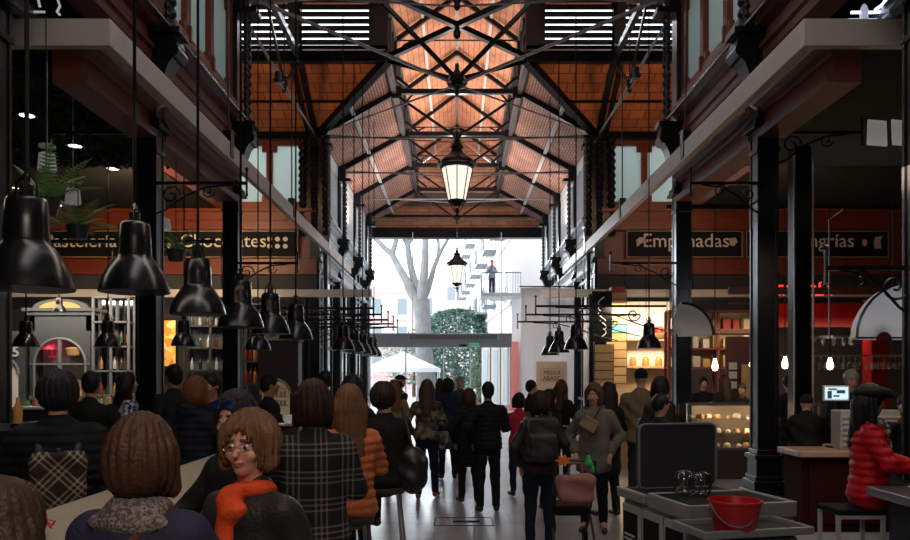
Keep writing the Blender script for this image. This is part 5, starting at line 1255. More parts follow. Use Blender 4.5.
# lettering children must follow their plank (parent chain uses the board's origin)
menu(wx(627, 19.6)-.0-.55, wx(627, 19.6), 19.6, 1.55, 3.95, 11, 'tall column of golden wooden menu planks with one teal plank', goldw, 6)
menu(wx(594, 19.2), wx(614, 19.2), 19.2, 1.45, 2.55, 5, 'lower golden wooden menu planks lit by a bright reflection', goldw)
t = thing('poster_board', (wx(603, 19.3), 19.3, 2.6), 'black poster with white curling strokes above the golden planks', 'poster')
MB().bx(wx(592, 19.3), wx(612, 19.3), 19.28, 19.32, 2.62, 3.9).build('panel', black, t)
m = MB(); 
for k in range(5): m.tube([(wx(600, 19.3)+.1*math.sin(k+q*.7)+.05, 19.27, 2.75+k*.2+q*.05) for q in range(5)], .012, 4)
m.build('stroke', whitep, t)
t = thing('red_notice', (wx(618, 19.3), 19.3, 3.98), 'small red notice with pale letters above the menu planks', 'sign'); MB().bx(wx(611, 19.3), wx(625, 19.3), 19.28, 19.32, 3.86, 4.02).build('panel', redp, t)
# white shutter strip by the arcade
t = thing('white_mullion_post', (3.3, 20, 0), 'narrow white door post between black posts right of the banner', 'post'); MB().bx(wx(584, 20), wx(589, 20), 20, 20.1, 0, 3.6).build('post', whitep, t); MB().bx(wx(589, 20), wx(593, 20), 19.95, 20.1, 0, 3.9).build('dark_edge', iron, t)
# banner and its notice
t = thing('white_banner', (2.85, 22.4, 0), 'large white cloth banner hanging at the right of the opening', 'banner')
m = MB(); n = 26; y0 = 22.4; v = []; bx0, bx1 = wx(521, 22.4), wx(574, 22.4)
for j in range(14):
    for i in range(n+1):
        u = i/n; z = 4.35-j*.32; v.append((bx0+(bx1-bx0)*u, y0+.05*math.sin(u*11+j*.25)+.03*math.sin(u*23), z-.12*(1-u)*0))
m.add(v, [(j*(n+1)+i, j*(n+1)+i+1, (j+1)*(n+1)+i+1, (j+1)*(n+1)+i) for j in range(13) for i in range(n)])
bn = m.build('cloth', frostmat('white_banner_cloth', (.88, .86, .88), .6), t, smooth=True, recalc=False); sd_ = bn.modifiers.new('thick', 'SOLIDIFY'); sd_.thickness = .01
MB().tube([(bx0-.05, y0, 4.38), (bx1+.05, y0, 4.38)], .02, 6).build('rod', iron, t)
t = thing('beige_notice', (wx(552, 22.1), 22.1, 0), 'beige market notice board with framed lettering standing before the banner', 'sign')
nx0, nx1, nz0, nz1 = wx(536.5, 22.1), wx(567, 22.1), wz(392, 22.1), wz(361.5, 22.1)
MB().bx(nx0, nx1, 22.1, 22.14, nz0, nz1).build('board', M('beige_board', (.62, .47, .33), .6), t)
m = MB(); cxn, czn = (nx0+nx1)/2, wz(375, 22.1)
for (a, b, c, d) in ((-.32, .32, .17, .18), (-.32, .32, -.18, -.17), (-.32, -.31, -.18, .18), (.31, .32, -.18, .18)): m.bx(cxn+a, cxn+b, 22.09, 22.1, czn+c, czn+d)
m.build('border', M('brown_ink', (.25, .13, .08), .7), t)
text_mesh('lettering', 'PROUI', .17, (cxn, 22.09, czn+.01), M('brown_ink', (.25, .13, .08), .7), t, bold=.003); text_mesh('lettering', 'ABASC', .17, (cxn, 22.09, czn-.15), M('brown_ink', (.25, .13, .08), .7), t, bold=.003)
MB().tube([(cxn, 22.12, 0), (cxn, 22.12, nz0)], .03, 6).build('stand', iron, t)
# pastry display and counters on the right
def case(x0, x1, y, z0, z1, label, rows, base=M('dark_counter_front', (.05, .035, .03), .5), food=((.55, .38, .2),), nf=12, d=.7, glow=0):
    t = thing('pastry_display_case', ((x0+x1)/2, y, 0), label, 'display case')
    MB().bx(x0, x1, y, y+d, 0, z0).build('base', base, t)
    m = MB(); m.bx(x0, x1, y, y+.01, z0, z1); m.bx(x0, x1, y, y+d, z1, z1+.01); m.build('glass', clear, t)
    m = MB()
    for x in (x0, (x0+x1)/2, x1): m.bx(x-.02, x+.02, y-.02, y+.02, z0, z1)
    m.bx(x0, x1, y-.02, y+.02, z1-.02, z1+.03); m.bx(x0, x1, y-.02, y+.02, z0-.03, z0+.02); m.build('frame', chrome, t)
    MB().bx(x0, x1, y+d-.03, y+d, z0, z1).build('back_panel', M('case_back', (.3, .24, .17), .5), t)
    dz = (z1-z0)/rows
    for r in range(rows):
        if r: MB().bx(x0+.02, x1-.02, y+.05, y+d-.05, z0+r*dz-.01, z0+r*dz).build('shelf', clear, t)
    rr = random.Random(label); pr = None
    for r in range(rows):
        for k in range(nf):
            x = x0+.1+(x1-x0-.2)*k/(nf-1); c = rr.choice(food); rad = rr.uniform(.045, .07)
            o = MB().lathe([(0, 0), (rad, 0), (rad*1.1, rad*.5), (rad*.8, rad*1.1), (0, rad*1.3)], (0, 0, 0), 8).build('pastry', M('pastry_%02x%02x' % (int(c[0]*255), int(c[1]*255)), c, .5), None, smooth=True, loc=(0, 0, 0)) if True else None
            o.location = (x, y+.25+rr.uniform(-.1, .1), z0+r*dz+.002); tag(o, 'pastry on the %s level of the %s' % (('bottom', 'middle', 'top')[r], label.split(' holding')[0]), 'pastry', 'pastries, %s level of the %s' % (('bottom', 'middle', 'top')[r], label.split(' holding')[0]))
    return t
case(3.95, 6.2, 13.0, .52, 1.28, 'right pastry case holding pale cakes behind the waste station lid', 3, food=((.6, .45, .28), (.55, .5, .42), (.45, .2, .1)), nf=13)
case(2.75, 3.75, 14.6, .55, 1.05, 'small warmly lit case holding golden pastries beside the grey coat woman', 2, food=((.7, .4, .12), (.6, .3, .1)), nf=7, base=lightw)
lamp('case_light', (3.2, 14.85, 1.0), 6, WARM, .05); lamp('case_light', (4.5, 13.1, 1.20), 9, WARM, .06); lamp('case_light', (5.5, 13.1, 1.20), 9, WARM, .06); lamp('case_light', (5.0, 13.1, .95), 6, WARM, .06)
# back stall with shelves, glasses, red pillar
shelf_unit(5.2, 7.6, 18.6, 1.95, 3.35, 4, 'dark shelves with boxes and bread behind the right pastry case', M('dark_red_shelf', (.22, .04, .03), .4), back=M('warm_back', (.45, .33, .20), .6), posts=3)
rnd = random.Random(21)
for r_, z in ((0, 1.97), (1, 2.44), (2, 2.91)):
    for k in range(9):
        c = ((.6, .4, .15), (.62, .5, .3), (.4, .05, .03), (.6, .58, .5))[rnd.choice((0, 1, 2, 3) if r_ else (0, 0, 1, 3))]; w_, h_ = rnd.uniform(.13, .2), rnd.uniform(.2, .34)
        o = MB().bx(5.3+k*.25, 5.3+k*.25+w_, 18.7, 18.85, z, z+h_).build('goods_box', M('box_%02x%02x' % (int(c[0]*255), int(c[1]*255)), c, .5), None, loc=(5.3+k*.25, 18.7, z), bevel=.008); tag(o, 'small box in the %s row of the right stall shelves' % ('bottom', 'middle', 'top')[r_], 'box', 'boxes on the right stall shelves, %s row' % ('bottom', 'middle', 'top')[r_])
t = thing('golden_panel', (wx(748, 16), 16, 0), 'golden wooden panel by the thick right column', 'panel'); MB().bx(wx(742, 16), wx(757, 16), 16.0, 16.05, 0, 2.0).build('panel', goldw, t)
for k, (px, py) in enumerate(((733, 366), (733, 375), (733.0, 385))):
    o = MB().bx(wx(px-4, 16.2), wx(px+4, 16.2), 16.2, 16.22, wz(py+3.5, 16.2), wz(py-3.5, 16.2)).build('paper_notice', cream, None, loc=(wx(px, 16.2), 16.2, wz(py+3.5, 16.2))); tag(o, '%s of three small white notices on the right stall wall' % ('top', 'middle', 'bottom')[k], 'notice')
struct(MB().bx(wx(725, 16.3), wx(758, 16.3), 16.24, 16.3, 0, 2.6).build('wall_notice_partition', M('dark_red_wall', (.12, .02, .018), .5)))
struct(MB().bx(9.6, 10.0, 17.6, 18.0, 0, 3.55).build('column_red', redp))
m = MB(); m.bx(7.3, 12.9, 18.6, 18.7, 2.95, 3.55); struct(m.build('wall_red_panels', redp))
m = MB(); m.bx(6.2, 12.9, 17.3, 17.4, 3.62, 3.78); m.bx(6.2, 12.9, 17.3, 17.36, 3.40, 3.44); m.bx(5.0, 12.9, 16.0, 16.06, 2.62, 2.66); struct(m.build('beam_stall_right', mahogd))
t = text_mesh('red_neon_sign', 'TAPERÍA', .36, (wx(803, 18), 18, 3.66), redl, None, depth=.02); tag(t, 'red glowing sign letters partly hidden behind the slim right post', 'sign')
# hanging wine glasses rail
t = thing('glass_rack', (9.2, 16.4, 2.2), 'ceiling rack from which the wine glasses hang on the right', 'rack')
for q in (16.30, 16.38): MB().bx(7.0, 12.0, q, q+.04, 2.18, 2.21).build('rail', M('warm_metal', (.5, .4, .28), .3, metal=.6), t)
m = MB()
for x in (7.2, 9.4, 11.8): m.tube([(x, 16.4, 2.2), (x, 16.4, 5.5)], .012, 5)
m.build('hanger', iron, t)
gprof = [(0, 0), (.045, -.005), (.01, -.02), (.008, -.11), (.045, -.15), (.055, -.22), (.045, -.28)]
wgm = glassmat('warm_glass', (.92, .86, .78), .5); wg = None
for k in range(40):
    if wg is None: wg = o = MB().lathe(gprof, (0, 0, 0), 10).build('wine_glass', wgm, None, smooth=True, loc=(0, 0, 0), recalc=False)
    else: o = wg.copy(); COL.objects.link(o)
    o.location = (7.1+k*.123, 16.36, 2.18); tag(o, 'wine glass hanging upside down in the row on the right', 'glass', 'hanging wine glasses on the right')
for k, (px, py, D) in enumerate(((715, 366, 14.2), (752.5, 364, 14.2), (785, 364, 14.2), (830, 365, 14.2))):
    x, z = wx(px, D), wz(py+6, D); t = thing('filament_bulb', (x, D, z), '%s big glowing filament bulb along the right stalls' % ('leftmost', 'second', 'third', 'rightmost')[k], 'bulb')
    m = MB(); m.lathe([(0, .02), (.04, .035), (.062, .09), (.05, .15), (.028, .22), (.025, .26), (0, .26)], (x, D, z), 12); m.build('bulb', bulbm, t, smooth=True)
    MB().lathe([(.03, .25), (.035, .33), (0, .34)], (x, D, z), 10).build('socket', iron, t); MB().tube([(x, D, z+.33), (x, D, 4.9)], .01, 5).build('cord', black, t); lamp('filament_light', (x, D-.12, z+.1), 7, WARM, .05)
struct(MB().bx(3.9, 13.0, 14.17, 14.23, 4.88, 4.96).build('beam_light_rail', iron))
t = thing('glass_chandelier', (wx(829, 14.8), 14.8, 2.45), 'ring chandelier of small glasses above the grey haired man', 'chandelier')
m = MB(); cx_, cz_ = wx(829, 14.8), 2.52; m.tube([(cx_+.42*math.cos(a*PI/12), 14.8+.42*math.sin(a*PI/12), cz_) for a in range(25)], .012, 5); m.tube([(cx_, 14.8, cz_), (cx_, 14.8, 4.8), (cx_, 14.2, 4.9)], .01, 5); m.bar((cx_-.42, 14.8, cz_), (cx_+.42, 14.8, cz_), .012); m.build('ring', chrome, t)
for k in range(14):
    a = 2*PI*k/14; MB().lathe([(0, 0), (.035, .0), (.045, -.08), (.035, -.14)], (cx_+.42*math.cos(a), 14.8+.42*math.sin(a), cz_-.02), 8).build('cup', wgm, t, smooth=True, recalc=False)
# white awnings (half-round)
def awning(cx, r, y, z, label, a0=0, a1=PI):
    t = thing('round_awning', (cx, y, z), label, 'awning'); n = 16; v = []; fs = []
    m = MB()
    for j in range(7):
        b_ = j/6*PI/2; 
        for i in range(n+1):
            a = a0+(a1-a0)*i/n; rr = r*math.cos(b_*.9); v.append((cx+rr*math.cos(a), y+r*.9*math.sin(b_*.9), z+rr*math.sin(a)))
    for j in range(6):
        for i in range(n): q = j*(n+1)+i; fs.append((q, q+1, q+n+2, q+n+1))
    m.add(v, fs); o = m.build('canopy', frostmat('white_awning_cloth', (.9, .91, .93), .6), t, smooth=True, recalc=False); s_ = o.modifiers.new('thick', 'SOLIDIFY'); s_.thickness = .012
    m = MB(); m.tube([(cx+r*math.cos(a0+(a1-a0)*i/n), y-.01, z+r*math.sin(a0+(a1-a0)*i/n)) for i in range(n+1)], .022, 6); m.bar((cx-r, y, z), (cx+r, y, z), .03) if a1 > 3 else None
    m.build('rib', iron, t)
    return t
awning(wx(681, 12.2), .52, 12.2, 2.42, 'white half-round awning just right of the crossing column', 0, PI/2)
awning(wx(912, 12.6), .92, 12.6, 2.40, 'large white half-round awning at the right edge of the picture')
t = thing('slatted_ceiling_light', (wx(905, 8.5), 8.5, 4.1), 'big slanted white slatted ceiling light near the right edge', 'lamp')
m = MB()
for k in range(6): m.add([(4.48+k*.28, 8.3, 4.32), (4.70+k*.28, 8.3, 4.30), (5.06+k*.28, 8.95, 4.78), (4.84+k*.28, 8.95, 4.80)], [(0, 1, 2, 3)])
o = m.build('slat', M('white_lit_slats', (.75, .72, .68), .5, emit=.16), t, recalc=False); s_ = o.modifiers.new('t', 'SOLIDIFY'); s_.thickness = .02
MB().tube([(5.3, 8.8, 4.6), (5.3, 8.8, 5.5)], .02, 6).build('stem', iron, t)
# right bar
t = thing('bar_counter', (5.6, 8.9, 0), 'dark red fronted bar with a pale wooden top behind the woman in red', 'counter')
MB().bx(3.85, 9.5, 8.55, 9.15, .86, .93).build('worktop', woodmat('rosy_wood_top', (.42, .26, .19), .35, (1, 8, 8), .15), t, bevel=.012)
m = MB(); m.bx(3.92, 9.4, 8.65, 9.1, 0, .86)
for k in range(8): m.bx(4.0+k*.68, 4.6+k*.68, 8.62, 8.65, .1, .8)
m.build('front_panel', M('dark_oxblood', (.030, .005, .006), .85, spec=.1), t)
# white plastic crate and boxes on that bar
for k, (px, lb) in enumerate(((853, 'white slatted plastic box on the right bar beside the woman in red'), (887, 'white slatted plastic box on the right bar behind the woman in red'))):
    t = thing('plastic_box', (wx(px, 8.8), 8.8, .93), lb, 'box'); x = wx(px, 8.8); MB().bx(x-.17, x+.17, 8.75, 8.98, .93, 1.38).build('shell', M('white_plastic', (.34, .33, .31), .5), t, bevel=.01)
    m = MB()
    for q in range(6): m.bx(x-.15, x+.15, 8.735, 8.75, .97+q*.065, .995+q*.065)
    m.build('slat', M('cream_plastic', (.45, .43, .40), .5), t)
t = thing('computer_monitor', (wx(836, 9.0), 9.0, .93), 'small bright till screen in front of the grey haired man', 'screen')
x = wx(836.5, 9.0); z0, z1 = wz(401, 9.0), wz(385.5, 9.0)
MB().bx(x-.155, x+.155, 9.0, 9.03, z0, z1).build('bezel', M('silver_grey', (.5, .52, .54), .4), t, bevel=.006)
MB().bx(x-.135, x+.135, 8.994, 9.0, z0+.018, z1-.018).build('display', M('screen_glow', (.35, .50, .60), .3, emit=1.1, ecol=(.55, .75, .85)), t)
m = MB()
for (a, b, c, d) in ((-.11, -.06, .03, .12), (-.04, .03, .05, .07), (.0, .1, .09, .13), (-.1, .0, .13, .15)): m.bx(x+a, x+b, 8.990, 8.994, z0+c, z0+d)
m.build('screen_window', M('screen_dark', (.1, .16, .2), .4), t); MB().tube([(x, 9.02, .93), (x, 9.02, z0)], .02, 6).build('stand', iron, t); MB().box((x, 9.0, .94), (.2, .14, .02)).build('base', iron, t)
# near right table and stool
t = thing('high_table', (3.8, 5.2, 0), 'dark high table with a brushed metal edge at the bottom right corner', 'table')
MB().bx(3.10, 4.6, 4.75, 5.68, .93, .955).build('tabletop', M('dark_table_top', (.06, .06, .065), .35), t); m = MB(); m.bx(3.08, 4.6, 4.71, 4.75, .895, .96); m.bx(3.07, 3.10, 4.71, 5.70, .895, .96); m.bx(3.08, 4.6, 5.68, 5.71, .895, .96); m.build('edge_band', chrome, t, bevel=.006); MB().bx(3.2, 4.5, 4.85, 5.6, 0, .93).build('pedestal', M('midnight_panel', (.006, .010, .018), .4), t)
t = thing('plate', (3.42, 5.56, .955), 'small bright yellow snack plate on the dark high table', 'plate'); MB().lathe([(0, 0), (.06, 0), (.10, .015), (.0, .01)], (3.42, 5.56, .955), 20).build('dish', whitep, t, smooth=True); MB().lathe([(0, 0), (.06, .0), (.05, .03), (0, .035)], (3.42, 5.56, .966), 12).build('food', M('yellow_food', (.7, .42, .06), .5), t, smooth=True)
def square_stool(x, y, z, label):
    t = thing('square_bar_stool', (x, y, 0), label, 'stool', 'bar stools'); MB().bx(x-.19, x+.19, y-.17, y+.17, z-.05, z).build('seat', black, t, bevel=.015)
    for sx in (-1, 1):
        for sy in (-1, 1): MB().bar((x+sx*.175, y+sy*.15, 0), (x+sx*.175, y+sy*.15, z-.05), .028).build('leg', M('pale_grey_metal', (.40, .42, .43), .45), t)
    for q in (z-.06, .26): MB().bx(x-.19, x+.19, y-.165, y-.135, q-.015, q+.015).build('rail', M('pale_grey_metal', (.40, .42, .43), .45), t)
square_stool(3.16, 6.1, .74, 'square stool with pale metal legs under the woman in the red jacket')
# ------------------------------------------------------------------ waste station
grs = M('grey_station_paint', (.18, .185, .19), .4, noise=.1); drk = M('dark_station_lid', (.035, .036, .04), .35)
OX, OY = 1.37, 4.50
wt = thing('waste_station', (OX, OY, 0), 'grey self-clearing waste station with posters on its side in the right foreground', 'cabinet')
def sb(m, x0, x1, y0, y1, z0, z1): return m.bx(OX+x0, OX+x1, OY+y0, OY+y1, z0, z1)
rimm = M('pale_station_rim', (.30, .30, .305), .35)
sb(MB(), .03, .74, .03, .93, 0, .94).build('body', grs, wt, bevel=.012)
m = MB(); sb(m, 0, .74, 0, .52, .92, 1.01); sb(m, -.01, .75, .56, .97, .93, .99); m.build('top_rim', grs, wt, bevel=.012)
m = MB()
for q in ((0, .02, 0, .52), (.72, .74, 0, .52), (0, .74, 0, .02), (0, .74, .50, .52), (-.01, .01, .56, .97)): sb(m, q[0], q[1], q[2], q[3], 1.005 if q[0] >= 0 else .985, 1.018 if q[0] >= 0 else .998)
m.build('rim_edge', rimm, wt, bevel=.004)
m = MB(); sb(m, .05, .69, .05, .48, .995, 1.014); sb(m, .05, .70, .60, .93, .975, .994); m.build('well', black, wt)
for k in range(3):
    y0 = .05+k*.30; q0 = sb(MB(), .012, .03, y0, y0+.27, .04, .89); m = q0; q0.build('side_frame', rimm, wt, bevel=.006)
    sb(MB(), .004, .014, y0+.035, y0+.235, .08, .84).build('poster', black, wt); m = MB()
    if k == 2:
        for i_ in range(7): sb(m, .0, .004, y0+.06, y0+.21, .50+i_*.03, .512+i_*.03)
    elif k == 1: m.prism([(OY+y0+.135+.03*math.cos(q*PI/6), .52+.05*math.sin(q*PI/6)) for q in range(12)], 'x', OX, OX+.004); sb(m, 0, .004, y0+.115, y0+.155, .34, .50)
    else: m.prism([(OY+y0+.135+.04*math.cos(q*PI/4), .55+.06*math.sin(q*PI/4)) for q in range(8)], 'x', OX, OX+.004)
    m.build('print', M('faded_white_print', (.4, .4, .4), .6), wt)
def rrect(x0, x1, z0, z1, r, n=5):
    out = []
    for cx, cz, a0 in ((x1-r, z1-r, 0), (x0+r, z1-r, 90), (x0+r, z0+r, 180), (x1-r, z0+r, 270)):
        for i in range(n+1): a = math.radians(a0+90*i/n); out.append((cx+r*math.cos(a), cz+r*math.sin(a)))
    return out
pts = rrect(OX+.10, OX+.70, .99, 1.445, .05)
MB().prism(pts, 'y', OY+.84, OY+.90).build('raised_lid', drk, wt, bevel=.012)
lr = MB(); lr.tube([(q[0], OY+.835, q[1]) for q in pts]+[(pts[0][0], OY+.835, pts[0][1])], .009, 5, cap=False); lr.build('lid_edge', M('grey_edge', (.16, .17, .18), .35), wt)
sb(MB(), -.02, .50, -.32, 0, 0, .88).build('front_block', grs, wt, bevel=.012)
m = MB(); sb(m, -.10, .55, -.36, -.01, .90, .915)
m.build('front_tray', drk, wt, bevel=.006)
m = MB()
for q in ((-.11, .56, -.38, -.355), (-.11, .56, -.03, -.01), (-.12, -.095, -.38, -.01), (.54, .565, -.38, -.01)): sb(m, q[0], q[1], q[2], q[3], .90, .945)
m.build('tray_rim', grs, wt, bevel=.008)
wt.rotation_euler = (0, 0, math.radians(13))
bc = (wx(735, 4.27), 4.27, .916)
bt = thing('red_bucket', bc, 'bright red bucket with a tilted grey handle on the waste station tray', 'bucket')
MB().lathe([(0, 0), (.108, 0), (.113, .008), (.140, .165), (.150, .168), (.150, .178), (.137, .178), (.107, .014), (0, .012)], bc, 28).build('pail', M('red_plastic', (.40, .008, .012), .35), bt, smooth=True)
hp_ = [(bc[0]+.148*math.cos(q)*.8-.03, bc[1]-.03-.118*math.sin(q), bc[2]+.165-.115*math.sin(q)) for q in [i*PI/16 for i in range(17)]]
m = MB(); m.tube(hp_, .0045, 6); m.build('handle', M('grey_wire', (.2, .2, .19), .4, metal=.6), bt)
gm = glassmat('drinking_glass_clear', (.93, .95, .97), .5)
for k, (x, y, lb) in enumerate(((wx(684, 5.0), 5.0, 'left balloon glass upturned on the waste station'), (wx(701, 4.93), 4.93, 'right balloon glass upturned on the waste station'))):
    o = MB().lathe([(.05, 0), (.056, .0), (.070, .05), (.071, .09), (.06, .135), (.03, .155), (0, .158)], (x, y, 1.015), 24).build('drinking_glass', gm, None, smooth=True, loc=(x, y, 1.015), recalc=False); tag(o, lb, 'glass')
    m = MB()
    for q in range(9): a_ = 2*PI*q/9; m.bar((x+.058*math.cos(a_), y+.058*math.sin(a_), 1.02), (x+.045*math.cos(a_+.3), y+.045*math.sin(a_+.3), 1.15), .008)
    tf = m.build('cut_facets', glassmat('cut_glass', (.9, .92, .95), 3.5), None, loc=(x, y, 1.015), recalc=False); tf.parent = o; tf.location = (0, 0, 0)
# floor hatch
t = thing('floor_hatch', (.07, 9.25, 0), 'rectangular metal floor hatch with a dark slot in the nave floor', 'hatch')
m = MB()
for (a, b, c, d) in ((-.28, .44, 9.0, 9.02), (-.28, .44, 9.5, 9.52), (-.28, -.26, 9.0, 9.52), (.42, .44, 9.0, 9.52)): m.bx(a, b, c, d, 0, .006)
m.build('frame', charc, t); MB().bx(-.05, .28, 9.22, 9.30, 0, .008).build('slot', black, t)
# ------------------------------------------------------------------ plants
def fern(x, y, z, label, n=13, L_=.62, seed=1, drop=.5):
    t = thing('hanging_fern', (x, y, z), label, 'plant'); rr = random.Random(seed)
    MB().lathe([(.0, -.16), (.10, -.16), (.14, 0), (.12, .01), (0, -.02)], (x, y, z), 14).build('pot', charc, t); MB().tube([(x, y, z), (x, y, 5.5)], .006, 5).build('cord', black, t)
    gr = M('fern_green', (.26, .44, .17), .5, noise=.5, nscale=6)
    for k in range(n):
        a = 2*PI*k/n+rr.uniform(-.2, .2); el = rr.uniform(.25, 1.1); ln = L_*rr.uniform(.7, 1.15); m = MB(); p = Vector((x, y, z)); d = Vector((math.cos(a)*math.cos(el), math.sin(a)*math.cos(el), math.sin(el))); pts = [p]
        N = 16
        for i in range(N): d = (d+Vector((0, 0, -drop*.10))).normalized(); pts.append(pts[-1]+d*ln/N)
        m.tube(pts, .004, 4)
        for i in range(2, N):
            w_ = .085*math.sin(PI*min(1, (i+1)/N*.98))**.7*(L_/.6); d = (pts[i+1]-pts[i-1]).normalized(); s_ = d.cross(Vector((0, 0, 1))); s_ = s_.normalized() if s_.length > .01 else Vector((1, 0, 0))
            for sg in (-1, 1):
                q = pts[i]; tip = q+s_*sg*w_+d*w_*.45+Vector((0, 0, -w_*.2)); b_ = d*ln/N*.42; m.add([q-b_, q+b_, tip+b_*.3, tip-b_*.3], [(0, 1, 2, 3)])
        m.build('frond', gr, t, recalc=False)
fern(wx(46, 7.6), 7.6, wz(200, 7.6), 'hanging fern behind the largest bell pendant', 15, .62, 1)
fern(wx(78, 9.4), 9.4, wz(226, 9.4), 'hanging fern above the word Pasteleria', 14, .62, 4)
fern(wx(176, 10.8), 10.8, wz(250, 10.8), 'small fern beside the left column in front of the black sign', 10, .5, 8)
fern(wx(4, 6.8), 6.8, wz(208, 6.8), 'fern cut by the left edge beside the largest pendant', 12, .5, 9)
# moss and leaves hanging from the left stall ceiling: nobody could count them
m = MB(); rr = random.Random(77)
for i in range(9000):
    c = Vector((rr.uniform(-10.5, -4.5), rr.uniform(8.45, 13.4), 5.5-abs(rr.gauss(0, .05)))); s_ = rr.uniform(.03, .08); p = Vector((rr.gauss(0, 1), rr.gauss(0, 1), rr.gauss(0, 1))).normalized()*s_; q = Vector((rr.gauss(0, 1), rr.gauss(0, 1), rr.gauss(0, 1))).normalized()*s_*.6
    m.add([c-p, c+q, c+p, c-q], [(0, 1, 2, 3)])
o = m.build('ceiling_foliage', M('dark_moss_leaves', (.035, .05, .028), .8, noise=.5, nscale=5), None, recalc=False); tag(o, 'dark green foliage covering the ceiling of the left stalls', 'foliage', kind='stuff')
# ceiling lights and white cup pendants (left)
for k, (px, py) in enumerate(((27, 112), (75, 143), (113, 166), (17, 186), (57, 203))):
    D = 3.65*F/(374-py); x = wx(px, D); t = thing('ceiling_downlight', (x, D, 5.44), '%s round glowing downlight under the dark left ceiling' % ('highest', 'second highest', 'middle', 'lower left', 'lowest')[k], 'lamp', 'downlights in the left ceiling')
    MB().lathe([(0, -.0), (.10, 0), (.12, .03), (0, .05)], (x, D, 5.40), 16).build('glow_disc', bulbw, t); MB().lathe([(.12, 0), (.14, .0), (.14, .08), (.12, .08)], (x, D, 5.40), 16).build('ring', iron, t)
    spot('downlight', (x, D, 5.36), (x, D, 0), 60, (1, .9, .8), 2.0, .08)
for k, (px, py, D, lb) in enumerate(((47, 163, 8.6, 'white cup pendant with a cap disc above the ferns'), (73, 196, 10.0, 'white cup pendant hanging over the red boards'), (165, 222, 13.6, 'small white cup pendant right of the near left column'))):
    x, z = wx(px, D), wz(py+8, D); t = thing('cup_pendant', (x, D, z), lb, 'pendant lamp'); MB().lathe([(.095, 0), (.10, .02), (.085, .19), (.07, .20), (0, .20)], (x, D, z), 18).build('shade', M('white_ceramic', (.65, .65, .64), .4, emit=.12), t, smooth=True)
    MB().tube([(x, D, z+.2), (x, D, 5.5)], .006, 5).build('cord', greyp, t)
    if k == 0: MB().lathe([(0, 0), (.09, 0), (.09, .025), (0, .03)], (x, D, z+.27), 16).build('cap_disc', whitep, t)
# ductwork glimpsed between the beams
for sx, nm in ((-1, 'left'), (1, 'right')):
    t = thing('ventilation_duct', (sx*5.4, 11, 5.9), 'silvery ventilation duct glimpsed between the %s mouldings' % nm, 'duct')
    m = MB(); pts = [(sx*5.2, y, 6.05) for y in np.arange(7.0, 13.4, .25)]; m.tube(pts, [.22 if i % 2 else .20 for i in range(len(pts))], 14); m.build('pipe', M('galvanised', (.30, .31, .33), .35, metal=.7), t, smooth=True)
    for y in (7.5, 9.0, 10.5, 12): MB().bar((sx*5.2, y, 6.0), (sx*5.2, y, 6.75), .03).build('hanger', iron, t)
# neon at the upper right
t = thing('neon_sign', (5.2, 8.3, 6.2), 'white neon outline of a bottle and strokes at the top right corner', 'sign'); nm_ = M('white_neon', (.8, .85, 1), .4, emit=2.2)
def npt(px, py, D=9.0): return (wx(px, D), D, wz(py, D))
m = MB(); m.tube([npt(851, 12.5), npt(872, 12.5), npt(881, 12), npt(888, 6), npt(894, -3)], .018, 5); m.tube([npt(875, 10), npt(882, 5), npt(887, -2)], .018, 5); m.tube([npt(848, 20), npt(877, 20)], .016, 5); m.tube([npt(902, 6), npt(907, 8), npt(912, 13)], .018, 5); m.tube([npt(890, 15), npt(894, 11)], .014, 5); m.tube([npt(895, 21), npt(904, 18)], .014, 5); m.build('stroke', nm_, t)
m = MB(); m.lathe([(0, 0), (.045, 0), (.05, .1), (.035, .16), (.015, .19), (0, .2)], npt(864, 20.5), 10); m.build('bottle', M('neon_bottle', (.5, .55, .75), .4, emit=.6), t)
t = thing('neon_sign', (-5.2, 8.3, 6.2), 'white neon curl at the top left corner above the beam', 'sign')
m = MB(); m.tube([npt(12, 12), npt(45, 12)], .014, 5); m.tube([npt(58, 0), npt(60, 6), npt(57, 12), npt(60, 15)], .016, 5); m.tube([npt(38, -2), npt(40, 7)], .016, 5); m.build('stroke', M('dim_neon', (.6, .6, .62), .4, emit=.5), t)
# ================================================================== PEOPLE
BR = (.05, .022, .012); DK = (.012, .008, .007); CH = (.10, .045, .02); BL = (.30, .16, .06); GY = (.25, .24, .23); BK = (.010, .010, .012)
def P(label, px, D, ptop, yaw=0, **k):
    return person(label, wx(px, D), D, wz(ptop, D), yaw, **k)
leop = blotch('leopard_fabric', [(.20, .16, .15), (.06, .045, .045), (.15, .12, .11), (.09, .07, .07)], 130)
def diamond(name, base, line, s):
    m = plaid(name, base, line, s); nt, p = nodes_of(m)
    sx = [n for n in nt.nodes if n.type == 'SEPXYZ'][0]; tc = [n for n in nt.nodes if n.type == 'TEX_COORD'][0]
    mp = nt.nodes.new('ShaderNodeMapping'); mp.inputs['Rotation'].default_value = (0, PI/4, 0); nt.links.new(tc.outputs['Object'], mp.inputs[0]); nt.links.new(mp.outputs[0], sx.inputs[0]); return m
plaidc = plaid('plaid_wool', (.012, .012, .014), (.16, .14, .12), .030)
camo = blotch('camouflage_flannel', [(.10, .08, .05), (.03, .03, .02), (.22, .18, .12), (.06, .05, .035)], 16)
def seat_of(ptop, D): return wz(ptop, D)-.80-.09
